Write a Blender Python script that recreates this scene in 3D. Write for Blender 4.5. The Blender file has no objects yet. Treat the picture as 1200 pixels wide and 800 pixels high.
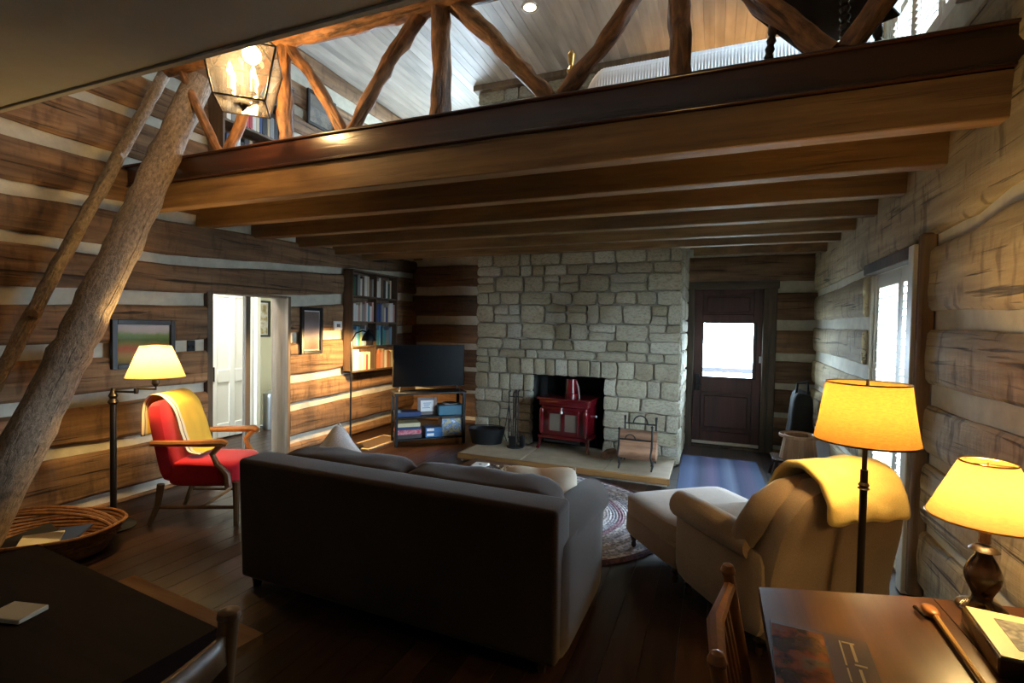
import bpy, bmesh, math, random
from mathutils import Vector, Matrix, Euler, noise
random.seed(11)
C = bpy.context.scene.collection
SC = bpy.context.scene
PI = math.pi

# ------------------------------------------------------------------ camera
cam_data = bpy.data.cameras.new('camera')
cam_data.lens = 585.907/1200*36; cam_data.sensor_width = 36; cam_data.clip_start = .02
cam = bpy.data.objects.new('camera', cam_data); C.objects.link(cam)
def cam_matrix(yaw, pit, rol):
    cy, sy = math.cos(yaw), math.sin(yaw)
    f = Vector((-sy*math.cos(pit), cy*math.cos(pit), -math.sin(pit)))
    r = Vector((cy, sy, 0)); u = r.cross(f)
    r2 = r*math.cos(rol)+u*math.sin(rol); u2 = u*math.cos(rol)-r*math.sin(rol)
    return Matrix(((r2.x, u2.x, -f.x), (r2.y, u2.y, -f.y), (r2.z, u2.z, -f.z)))
cam.matrix_world = Matrix.Translation((-1.113, -6.857, 1.476)) @ cam_matrix(.385, .027, .019).to_4x4()
SC.camera = cam

# ------------------------------------------------------------------ world, daylight, exposure
SC.view_settings.view_transform = 'Standard'; SC.view_settings.look = 'None'
SC.view_settings.gamma = 1; SC.view_settings.use_curve_mapping = False
SC.view_settings.exposure = -0.38
SKY = 100.0
w = bpy.data.worlds.new('overcast_sky'); SC.world = w; w.use_nodes = True
bg = w.node_tree.nodes['Background']; bg.inputs[0].default_value = (.62, .82, 1, 1); bg.inputs[1].default_value = SKY
def light(name, kind, loc, energy, color=(1, 1, 1), rot=(0, 0, 0), **k):
    d = bpy.data.lights.new(name, kind); d.energy = energy; d.color = color
    portal = k.pop('portal', False)
    for a, b in k.items(): setattr(d, a, b)
    if portal: d.cycles.is_portal = True
    o = bpy.data.objects.new(name, d); C.objects.link(o); o.location = loc; o.rotation_euler = rot
    return o
# sky portals in the window openings (they only guide sampling of the sky)
light('window_portal', 'AREA', (.24, -2.8, 1.0), 1, rot=(0, PI/2, 0), shape='RECTANGLE', size=1.95, size_y=1.1, portal=True)
light('loft_window_portal', 'AREA', (.24, -3.05, 3.75), 1, rot=(0, PI/2, 0), shape='RECTANGLE', size=1.1, size_y=1.4, portal=True)
light('door_portal', 'AREA', (-.945, .24, 1.25), 1, rot=(-PI/2, 0, 0), shape='RECTANGLE', size=.66, size_y=.72, portal=True)
light('added_gable_portal', 'AREA', (-4.85, .24, 3.5), 1, rot=(-PI/2, 0, 0), shape='RECTANGLE', size=1.1, size_y=1.55, portal=True)  # portal for the added, unseen gable window
light('added_side_window_portal', 'AREA', (-6.3, -5.36, 1.3), 1, rot=(PI/2, 0, 0), shape='RECTANGLE', size=1.0, size_y=1.5, portal=True)  # portal for the added window out of view in the side room
WARM = (1, .66, .25)

# ------------------------------------------------------------------ materials
def nmat(name):
    m = bpy.data.materials.new(name); m.use_nodes = True
    nt = m.node_tree; b = nt.nodes['Principled BSDF']
    return m, nt, b
def N(nt, t, **k):
    n = nt.nodes.new(t)
    for a, v in k.items():
        if a in n.inputs: n.inputs[a].default_value = v
        else: setattr(n, a, v)
    return n
def L(nt, a, b): nt.links.new(a, b)
def col(c): return (c[0], c[1], c[2], 1)
def ramp(nt, stops, interp='LINEAR'):
    r = nt.nodes.new('ShaderNodeValToRGB'); r.color_ramp.interpolation = interp
    e = r.color_ramp.elements
    while len(e) < len(stops): e.new(.5)
    for x, (p, c) in zip(e, stops): x.position = p; x.color = col(c)
    return r
def coords(nt, scale, rnd=40, kind='Object'):
    tc = N(nt, 'ShaderNodeTexCoord'); oi = N(nt, 'ShaderNodeObjectInfo')
    mul = N(nt, 'ShaderNodeMath', operation='MULTIPLY'); mul.inputs[1].default_value = rnd
    L(nt, oi.outputs['Random'], mul.inputs[0])
    add = N(nt, 'ShaderNodeVectorMath', operation='ADD')
    L(nt, tc.outputs[kind], add.inputs[0]); L(nt, mul.outputs[0], add.inputs[1])
    mp = N(nt, 'ShaderNodeMapping'); mp.inputs['Scale'].default_value = scale
    L(nt, add.outputs[0], mp.inputs[0])
    return mp.outputs[0], oi.outputs['Random']
def wood(name, c1, c2, axis='x', rough=.7, bump=.35, crack=.0, rnd=.35, grain=16, along=1.2, coat=0, hew=0):
    m, nt, b = nmat(name)
    s = [grain]*3; s['xyz'.index(axis)] = along
    v, r = coords(nt, s)
    n = N(nt, 'ShaderNodeTexNoise', Scale=1.0, Detail=7.0, Roughness=.62, Distortion=.4); L(nt, v, n.inputs['Vector'])
    rp = ramp(nt, [(.28, c1), (.72, c2)]); L(nt, n.outputs[0], rp.inputs[0])
    s2 = [3.0]*3; s2['xyz'.index(axis)] = 1.1
    v2, _ = coords(nt, s2, 17)
    n2 = N(nt, 'ShaderNodeTexNoise', Scale=1.0, Detail=4.0); L(nt, v2, n2.inputs['Vector'])
    mr = N(nt, 'ShaderNodeMapRange'); L(nt, n2.outputs[0], mr.inputs[0])
    for i, x in zip((1, 2, 3, 4), (.3, .7, .7, 1.2)): mr.inputs[i].default_value = x
    mr2 = N(nt, 'ShaderNodeMapRange'); L(nt, r, mr2.inputs[0]); mr2.inputs[3].default_value = 1-rnd; mr2.inputs[4].default_value = 1+rnd
    mm = N(nt, 'ShaderNodeMath', operation='MULTIPLY'); L(nt, mr.outputs[0], mm.inputs[0]); L(nt, mr2.outputs[0], mm.inputs[1])
    mx = N(nt, 'ShaderNodeMix', data_type='RGBA', blend_type='MULTIPLY'); mx.inputs[0].default_value = 1
    L(nt, rp.outputs[0], mx.inputs[6]); L(nt, mm.outputs[0], mx.inputs[7])
    out = mx.outputs[2]; hgt = n.outputs[0]
    if crack:
        s3 = [26]*3; s3['xyz'.index(axis)] = 1.0
        v3, _ = coords(nt, s3, 23)
        n3 = N(nt, 'ShaderNodeTexNoise', Scale=1.0, Detail=3.0, Distortion=.8); L(nt, v3, n3.inputs['Vector'])
        r3 = ramp(nt, [(.30, (.12, .12, .12)), (.40, (1, 1, 1))]); L(nt, n3.outputs[0], r3.inputs[0])
        m3 = N(nt, 'ShaderNodeMix', data_type='RGBA', blend_type='MULTIPLY'); m3.inputs[0].default_value = crack
        L(nt, out, m3.inputs[6]); L(nt, r3.outputs[0], m3.inputs[7]); out = m3.outputs[2]
        ad = N(nt, 'ShaderNodeMath', operation='ADD'); L(nt, r3.outputs[0], ad.inputs[0]); L(nt, n.outputs[0], ad.inputs[1]); hgt = ad.outputs[0]
    if hew:
        s4 = [5]*3; s4['xyz'.index(axis)] = 16
        v4, _ = coords(nt, s4, 31)
        n4 = N(nt, 'ShaderNodeTexNoise', Scale=1.0, Detail=2.0); L(nt, v4, n4.inputs['Vector'])
        r4 = ramp(nt, [(.32, (.45, .42, .38)), (.44, (1, 1, 1))]); L(nt, n4.outputs[0], r4.inputs[0])
        m4 = N(nt, 'ShaderNodeMix', data_type='RGBA', blend_type='MULTIPLY'); m4.inputs[0].default_value = hew
        L(nt, out, m4.inputs[6]); L(nt, r4.outputs[0], m4.inputs[7]); out = m4.outputs[2]
        a4 = N(nt, 'ShaderNodeMath', operation='ADD'); L(nt, hgt, a4.inputs[0]); L(nt, n4.outputs[0], a4.inputs[1]); hgt = a4.outputs[0]
    L(nt, out, b.inputs['Base Color'])
    b.inputs['Roughness'].default_value = rough
    if coat: b.inputs['Coat Weight'].default_value = coat; b.inputs['Coat Roughness'].default_value = .2
    if bump:
        bp = N(nt, 'ShaderNodeBump', Strength=bump, Distance=.01); L(nt, hgt, bp.inputs['Height']); L(nt, bp.outputs[0], b.inputs['Normal'])
    return m
def plain(name, c, rough=.6, metal=0, nscale=0, namt=.2, bump=0, sheen=0, rnd=0):
    m, nt, b = nmat(name); b.inputs['Roughness'].default_value = rough; b.inputs['Metallic'].default_value = metal
    b.inputs['Base Color'].default_value = col(c)
    if sheen: b.inputs['Sheen Weight'].default_value = sheen
    if nscale:
        v, r = coords(nt, (1, 1, 1), 20)
        n = N(nt, 'ShaderNodeTexNoise', Scale=nscale, Detail=5.0, Roughness=.6); L(nt, v, n.inputs['Vector'])
        rp = ramp(nt, [(.3, [x*(1-namt) for x in c]), (.7, [min(1, x*(1+namt)) for x in c])]); L(nt, n.outputs[0], rp.inputs[0])
        o = rp.outputs[0]
        if rnd:
            mr = N(nt, 'ShaderNodeMapRange'); L(nt, r, mr.inputs[0]); mr.inputs[3].default_value = 1-rnd; mr.inputs[4].default_value = 1+rnd
            mx = N(nt, 'ShaderNodeMix', data_type='RGBA', blend_type='MULTIPLY'); mx.inputs[0].default_value = 1
            L(nt, o, mx.inputs[6]); L(nt, mr.outputs[0], mx.inputs[7]); o = mx.outputs[2]
        L(nt, o, b.inputs['Base Color'])
        if bump:
            bp = N(nt, 'ShaderNodeBump', Strength=bump, Distance=.01); L(nt, n.outputs[0], bp.inputs['Height']); L(nt, bp.outputs[0], b.inputs['Normal'])
    return m
def fabric(name, c, weave=220, namt=.25, bump=.25, big=.12):
    m, nt, b = nmat(name); b.inputs['Roughness'].default_value = .95; b.inputs['Sheen Weight'].default_value = .25
    b.inputs['Specular IOR Level'].default_value = .15
    v, r = coords(nt, (1, 1, 1), 9)
    n = N(nt, 'ShaderNodeTexNoise', Scale=float(weave), Detail=2.0); L(nt, v, n.inputs['Vector'])
    n2 = N(nt, 'ShaderNodeTexNoise', Scale=5.0, Detail=3.0); L(nt, v, n2.inputs['Vector'])
    rp = ramp(nt, [(.3, [x*(1-namt) for x in c]), (.7, [min(1, x*(1+namt)) for x in c])]); L(nt, n.outputs[0], rp.inputs[0])
    mr = N(nt, 'ShaderNodeMapRange'); L(nt, n2.outputs[0], mr.inputs[0])
    for i, x in zip((1, 2, 3, 4), (.3, .7, 1-big, 1+big)): mr.inputs[i].default_value = x
    mx = N(nt, 'ShaderNodeMix', data_type='RGBA', blend_type='MULTIPLY'); mx.inputs[0].default_value = 1
    L(nt, rp.outputs[0], mx.inputs[6]); L(nt, mr.outputs[0], mx.inputs[7]); L(nt, mx.outputs[2], b.inputs['Base Color'])
    bp = N(nt, 'ShaderNodeBump', Strength=bump, Distance=.004); L(nt, n.outputs[0], bp.inputs['Height']); L(nt, bp.outputs[0], b.inputs['Normal'])
    return m
def shade_mat(name, c, trans=.65):
    m, nt, b = nmat(name); nt.nodes.remove(b)
    v, r = coords(nt, (60, 60, 200), 5)
    n = N(nt, 'ShaderNodeTexNoise', Scale=1.0, Detail=3.0); L(nt, v, n.inputs['Vector'])
    rp = ramp(nt, [(.3, [x*.8 for x in c]), (.7, c)]); L(nt, n.outputs[0], rp.inputs[0])
    t = N(nt, 'ShaderNodeBsdfTranslucent'); d = N(nt, 'ShaderNodeBsdfDiffuse'); mx = N(nt, 'ShaderNodeMixShader'); mx.inputs[0].default_value = trans
    L(nt, rp.outputs[0], t.inputs[0]); L(nt, rp.outputs[0], d.inputs[0])
    L(nt, d.outputs[0], mx.inputs[1]); L(nt, t.outputs[0], mx.inputs[2]); L(nt, mx.outputs[0], nt.nodes['Material Output'].inputs[0])
    return m
def glass_mat(name, tint=(1, 1, 1), refl=.08, haze=0):
    m, nt, b = nmat(name); nt.nodes.remove(b)
    t = N(nt, 'ShaderNodeBsdfTransparent'); t.inputs[0].default_value = col(tint)
    g = N(nt, 'ShaderNodeBsdfGlossy'); g.inputs['Roughness'].default_value = .03
    lw = N(nt, 'ShaderNodeLayerWeight'); lw.inputs[0].default_value = .25
    mr = N(nt, 'ShaderNodeMapRange'); L(nt, lw.outputs['Fresnel'], mr.inputs[0]); mr.inputs[3].default_value = refl*.5; mr.inputs[4].default_value = .6
    mx = N(nt, 'ShaderNodeMixShader'); L(nt, mr.outputs[0], mx.inputs[0])
    src = t.outputs[0]
    if haze:
        tl = N(nt, 'ShaderNodeBsdfTranslucent'); tl.inputs[0].default_value = col(tint); m2 = N(nt, 'ShaderNodeMixShader'); m2.inputs[0].default_value = haze
        L(nt, src, m2.inputs[1]); L(nt, tl.outputs[0], m2.inputs[2]); src = m2.outputs[0]
    L(nt, src, mx.inputs[1]); L(nt, g.outputs[0], mx.inputs[2]); L(nt, mx.outputs[0], nt.nodes['Material Output'].inputs[0])
    return m
def emit(name, c, s):
    m, nt, b = nmat(name); b.inputs['Base Color'].default_value = col(c)
    b.inputs['Emission Color'].default_value = col(c); b.inputs['Emission Strength'].default_value = s
    return m
def stripes(name, stops, axis='x', scale=1.0, offset=0.0, interp='CONSTANT', rough=.95, wob=0):
    """flat colour bands across one local axis (woven stripes, prints)"""
    m, nt, b = nmat(name); b.inputs['Roughness'].default_value = rough
    tc = N(nt, 'ShaderNodeTexCoord'); sp = N(nt, 'ShaderNodeSeparateXYZ'); L(nt, tc.outputs['Object'], sp.inputs[0])
    mt = N(nt, 'ShaderNodeMath', operation='MULTIPLY_ADD'); L(nt, sp.outputs['xyz'.index(axis)], mt.inputs[0])
    mt.inputs[1].default_value = scale; mt.inputs[2].default_value = offset
    src = mt.outputs[0]
    if wob:
        n = N(nt, 'ShaderNodeTexNoise', Scale=6.0, Detail=6.0); L(nt, tc.outputs['Object'], n.inputs['Vector'])
        a = N(nt, 'ShaderNodeMath', operation='MULTIPLY_ADD'); L(nt, n.outputs[0], a.inputs[0]); a.inputs[1].default_value = wob; L(nt, src, a.inputs[2])
        s2 = N(nt, 'ShaderNodeMath', operation='SUBTRACT'); L(nt, a.outputs[0], s2.inputs[0]); s2.inputs[1].default_value = wob/2; src = s2.outputs[0]
    rp = ramp(nt, stops, interp); L(nt, src, rp.inputs[0]); L(nt, rp.outputs[0], b.inputs['Base Color'])
    return m
def print_mat(name, cols, scale=12, rough=.5):
    """blotchy printed picture"""
    m, nt, b = nmat(name); b.inputs['Roughness'].default_value = rough
    v, r = coords(nt, (1, 1, 1), 3)
    n = N(nt, 'ShaderNodeTexVoronoi', Scale=float(scale)); L(nt, v, n.inputs['Vector'])
    n2 = N(nt, 'ShaderNodeTexNoise', Scale=float(scale), Detail=3.0); L(nt, v, n2.inputs['Vector'])
    rp = ramp(nt, [((i+.0)/len(cols)*.7+.15, c) for i, c in enumerate(cols)], 'LINEAR'); L(nt, n2.outputs[0], rp.inputs[0])
    L(nt, rp.outputs[0], b.inputs['Base Color'])
    return m

M = {}
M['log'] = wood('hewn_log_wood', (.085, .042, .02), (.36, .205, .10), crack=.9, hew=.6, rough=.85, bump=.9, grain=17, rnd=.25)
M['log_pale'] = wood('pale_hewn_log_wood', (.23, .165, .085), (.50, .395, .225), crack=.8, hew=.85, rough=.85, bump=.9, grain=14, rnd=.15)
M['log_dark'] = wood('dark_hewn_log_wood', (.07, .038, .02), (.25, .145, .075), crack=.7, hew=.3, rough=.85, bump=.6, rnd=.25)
M['chink'] = plain('lime_chinking', (.56, .53, .43), .95, nscale=9, namt=.15, bump=.35)
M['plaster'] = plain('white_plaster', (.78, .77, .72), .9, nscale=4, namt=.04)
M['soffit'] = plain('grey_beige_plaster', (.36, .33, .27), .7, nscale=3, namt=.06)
M['floor'] = wood('dark_floorboards', (.010, .005, .003), (.042, .018, .010), axis='y', rough=.34, bump=.15, rnd=.4, grain=20, along=1.5); M['floor'].node_tree.nodes['Principled BSDF'].inputs['Specular IOR Level'].default_value = .3
M['joist'] = wood('joist_wood', (.105, .052, .018), (.26, .142, .05), rough=.6, bump=.2, rnd=.12, crack=.25)
M['rim'] = wood('rim_wood', (.022, .007, .004), (.07, .021, .009), rough=.3, bump=.15, rnd=.05, crack=.3, coat=.3)
M['deck'] = wood('deck_underside', (.10, .055, .03), (.2, .12, .06), axis='y')
M['bark'] = wood('peeled_bark', (.035, .016, .008), (.42, .19, .07), axis='z', rough=.6, bump=.9, grain=30, along=9, rnd=.1, crack=.7)
M['trunk'] = wood('pale_bark', (.10, .072, .05), (.40, .30, .21), axis='z', rough=.85, bump=1.0, grain=60, along=28, rnd=.05, crack=.3)
M['bead'] = wood('whitewashed_beadboard', (.62, .57, .51), (.82, .79, .74), axis='y', rough=.6, bump=.1, rnd=.06, grain=14, along=.6)
M['trim_white'] = plain('white_trim_paint', (.72, .69, .60), .5)
M['door_white'] = plain('white_door_paint', (.82, .80, .74), .45)
M['door_dark'] = wood('dark_red_door', (.04, .013, .011), (.085, .028, .022), axis='z', rough=.5, rnd=.05, bump=.1)
M['frame_dark'] = wood('dark_door_frame', (.045, .03, .02), (.12, .085, .055), axis='z', rough=.7, rnd=.1, crack=.4)
M['jamb'] = wood('jamb_wood', (.11, .07, .04), (.24, .165, .10), axis='z', rough=.7, rnd=.1)
M['mortar'] = plain('grey_mortar', (.38, .35, .28), .95, nscale=14, namt=.25, bump=.5)
M['black'] = plain('black_iron', (.012, .012, .013), .5, metal=.4)
M['bronze'] = plain('dark_bronze', (.03, .022, .016), .38, metal=.7)
M['blackframe'] = plain('black_picture_frame', (.015, .013, .012), .4)
M['soot'] = plain('sooty_firebox', (.018, .016, .015), .95, nscale=8, namt=.5, bump=.6)
M['slab'] = plain('sandstone_slab', (.34, .265, .18), .75, nscale=6, namt=.2, bump=.2, rnd=.08)
M['stove'] = plain('red_enamel', (.095, .004, .007), .14); M['stove'].node_tree.nodes['Principled BSDF'].inputs['Coat Weight'].default_value = .6
M['stoveglass'] = plain('sooty_stove_glass', (.16, .13, .10), .15)
M['sofa'] = fabric('dark_brown_upholstery', (.046, .029, .021))
M['beige'] = fabric('beige_upholstery', (.27, .19, .13), namt=.12)
M['turned'] = wood('dark_turned_wood', (.02, .01, .006), (.06, .03, .016), axis='z', rough=.25, rnd=0, bump=.05)
M['yellowwood'] = wood('yellow_stick_wood', (.38, .20, .05), (.58, .34, .09), 'y', rough=.4, rnd=0)
M['desk'] = wood('polished_desk_wood', (.045, .017, .007), (.11, .046, .018), axis='y', rough=.33, bump=.06, rnd=.1, coat=.15)
M['darktable'] = wood('dark_table_wood', (.010, .005, .003), (.022, .011, .006), axis='x', rough=.7, bump=.1, rnd=0); M['darktable'].node_tree.nodes['Principled BSDF'].inputs['Specular IOR Level'].default_value = .12
M['bench'] = wood('honey_bench_wood', (.16, .075, .024), (.30, .15, .05), rough=.6, bump=.1, rnd=0); M['bench'].node_tree.nodes['Principled BSDF'].inputs['Specular IOR Level'].default_value = .2
M['chairwood'] = wood('light_chair_wood', (.12, .06, .024), (.22, .125, .055), axis='z', rough=.4, bump=.08, rnd=0)
M['redwood'] = wood('orange_chair_wood', (.22, .08, .022), (.42, .17, .05), axis='z', rough=.35, bump=.08, rnd=0)
M['tablebrown'] = wood('brown_chest_wood', (.075, .034, .018), (.17, .08, .04), rough=.4, bump=.1, rnd=0)
M['red'] = fabric('red_upholstery', (.50, .012, .022), namt=.1)
M['yellow'] = fabric('yellow_wool', (.80, .52, .09), namt=.08, weave=150)
M['paleyellow'] = fabric('pale_yellow_wool', (.82, .60, .19), namt=.06, weave=150)
M['shade_burlap'] = shade_mat('burlap_shade', (.29, .145, .032), .6)
M['shade_gold'] = shade_mat('gold_fabric_shade', (.27, .16, .055), .6)
M['shade_cream'] = shade_mat('cream_fabric_shade', (.27, .20, .095), .6)
M['glass'] = glass_mat('clear_glass'); M['lanternglass'] = glass_mat('lantern_glass', (1, .96, .9), .12, .025)
M['bulb'] = emit('glowing_bulb', (1, .72, .35), 14)
M['downlight'] = emit('downlight_lens', (1, .86, .62), 9)
M['white'] = plain('white_card', (.8, .8, .78), .6)
M['screen'] = plain('dark_screen', (.003, .003, .0035), .3); M['screen'].node_tree.nodes['Principled BSDF'].inputs['Specular IOR Level'].default_value = .06
M['brass'] = plain('old_brass', (.42, .24, .07), .3, metal=.9)
M['wicker'] = wood('wicker', (.12, .05, .02), (.33, .15, .06), axis='z', rough=.6, grain=30, along=8, rnd=.15)
M['chip'] = wood('chip_basket_wood', (.26, .14, .07), (.42, .25, .13), axis='z', rough=.6, rnd=.12)
M['steel'] = plain('brushed_steel', (.5, .52, .55), .3, metal=.9)
M['vent'] = plain('brown_floor_grille', (.16, .10, .05), .5)
M['ventframe'] = wood('pale_grille_frame', (.4, .28, .15), (.6, .45, .27), rough=.5)
M['bedspread'] = stripes('ribbed_white_bedspread', [(0, (.75, .78, .82)), (.5, (.86, .87, .9))], 'x', 1)
M['grass'] = plain('grey_porch_ground', (.42, .42, .40), .9, nscale=3, namt=.15)
M['cream_wall'] = plain('cream_wall_paint', (.80, .76, .60), .8)
M['leather'] = plain('black_leather', (.005, .005, .006), .85, nscale=30, namt=.2, bump=.2)
BOOKCOL = {'dark green': (.03, .08, .05), 'black': (.015, .015, .017), 'cream': (.62, .55, .40), 'white': (.70, .69, .64), 'navy blue': (.03, .06, .18), 'sky blue': (.16, .38, .55),
           'red': (.42, .05, .05), 'brown': (.13, .07, .04), 'teal': (.06, .25, .26), 'grey': (.24, .24, .23), 'tan': (.38, .27, .15), 'rust orange': (.45, .17, .07), 'yellow green': (.45, .5, .2), 'dusty pink': (.52, .27, .24)}
for k, c in BOOKCOL.items(): M['book_'+k] = plain(k.replace(' ', '_')+'_book_cover', c, .55)
M['pages'] = plain('book_pages', (.68, .63, .5), .9)
def stone_mat():
    m, nt, b = nmat('fireplace_stone'); b.inputs['Roughness'].default_value = .9
    v, r = coords(nt, (1, 1, 1), 60)
    rp0 = ramp(nt, [(0, (.30, .265, .19)), (.25, (.42, .38, .28)), (.45, (.24, .20, .13)), (.6, (.46, .43, .34)), (.8, (.32, .27, .17)), (1, (.40, .38, .32))]); L(nt, r, rp0.inputs[0])
    n = N(nt, 'ShaderNodeTexNoise', Scale=9.0, Detail=8.0, Roughness=.68); L(nt, v, n.inputs['Vector'])
    rp = ramp(nt, [(.30, (.40, .37, .33)), (.5, (.95, .95, .93)), (.75, (1.25, 1.24, 1.2))]); L(nt, n.outputs[0], rp.inputs[0])
    mx = N(nt, 'ShaderNodeMix', data_type='RGBA', blend_type='MULTIPLY'); mx.inputs[0].default_value = 1
    L(nt, rp0.outputs[0], mx.inputs[6]); L(nt, rp.outputs[0], mx.inputs[7])
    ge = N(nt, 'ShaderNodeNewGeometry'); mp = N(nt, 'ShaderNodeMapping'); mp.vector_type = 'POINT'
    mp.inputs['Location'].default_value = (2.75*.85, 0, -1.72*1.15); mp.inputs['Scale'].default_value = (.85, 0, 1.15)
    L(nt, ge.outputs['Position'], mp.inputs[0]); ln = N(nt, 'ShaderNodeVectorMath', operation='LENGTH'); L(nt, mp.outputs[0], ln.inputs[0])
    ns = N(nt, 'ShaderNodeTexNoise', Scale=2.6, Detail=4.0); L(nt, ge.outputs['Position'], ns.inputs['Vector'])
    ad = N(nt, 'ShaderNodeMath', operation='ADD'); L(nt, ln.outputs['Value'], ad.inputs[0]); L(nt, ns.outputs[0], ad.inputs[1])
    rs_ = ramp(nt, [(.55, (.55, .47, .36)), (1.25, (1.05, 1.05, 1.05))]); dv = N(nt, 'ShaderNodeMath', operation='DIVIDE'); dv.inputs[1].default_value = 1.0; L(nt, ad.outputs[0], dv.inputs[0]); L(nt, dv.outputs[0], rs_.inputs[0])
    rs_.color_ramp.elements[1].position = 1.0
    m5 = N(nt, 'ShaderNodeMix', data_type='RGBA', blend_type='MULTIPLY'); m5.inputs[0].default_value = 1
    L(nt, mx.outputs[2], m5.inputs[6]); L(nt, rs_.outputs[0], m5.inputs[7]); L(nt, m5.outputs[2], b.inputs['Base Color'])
    n2 = N(nt, 'ShaderNodeTexNoise', Scale=22.0, Detail=6.0); L(nt, v, n2.inputs['Vector'])
    bp = N(nt, 'ShaderNodeBump', Strength=.8, Distance=.012); L(nt, n2.outputs[0], bp.inputs['Height']); L(nt, bp.outputs[0], b.inputs['Normal'])
    return m
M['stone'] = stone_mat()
def rug_mat():
    m, nt, b = nmat('braided_wool'); b.inputs['Roughness'].default_value = .95
    uv = N(nt, 'ShaderNodeUVMap'); sp = N(nt, 'ShaderNodeSeparateXYZ'); L(nt, uv.outputs[0], sp.inputs[0])
    g, p, wv, bl, dk, tn = (.40, .40, .43), (.36, .22, .26), (.62, .60, .60), (.28, .32, .42), (.12, .06, .07), (.42, .36, .32)
    seq = [bl, g, tn, g, p, wv, g, bl, g, wv, p, p, g, bl, wv, g, tn, wv, g, p, wv, g, wv, tn, wv, g, wv, dk]
    rp = ramp(nt, [(i/len(seq), c) for i, c in enumerate(seq)], 'CONSTANT'); L(nt, sp.outputs[0], rp.inputs[0])
    wv_ = N(nt, 'ShaderNodeTexNoise', Scale=1.0, Detail=1.0)
    mp = N(nt, 'ShaderNodeMapping'); mp.inputs['Scale'].default_value = (56, 210, 1); L(nt, uv.outputs[0], mp.inputs[0]); L(nt, mp.outputs[0], wv_.inputs['Vector'])
    r2 = ramp(nt, [(.40, (.40, .36, .38)), (.58, (1.15, 1.12, 1.1))]); L(nt, wv_.outputs[0], r2.inputs[0])
    mx = N(nt, 'ShaderNodeMix', data_type='RGBA', blend_type='MULTIPLY'); mx.inputs[0].default_value = .85
    L(nt, rp.outputs[0], mx.inputs[6]); L(nt, r2.outputs[0], mx.inputs[7]); L(nt, mx.outputs[2], b.inputs['Base Color'])
    return m
M['rug'] = rug_mat()

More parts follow.
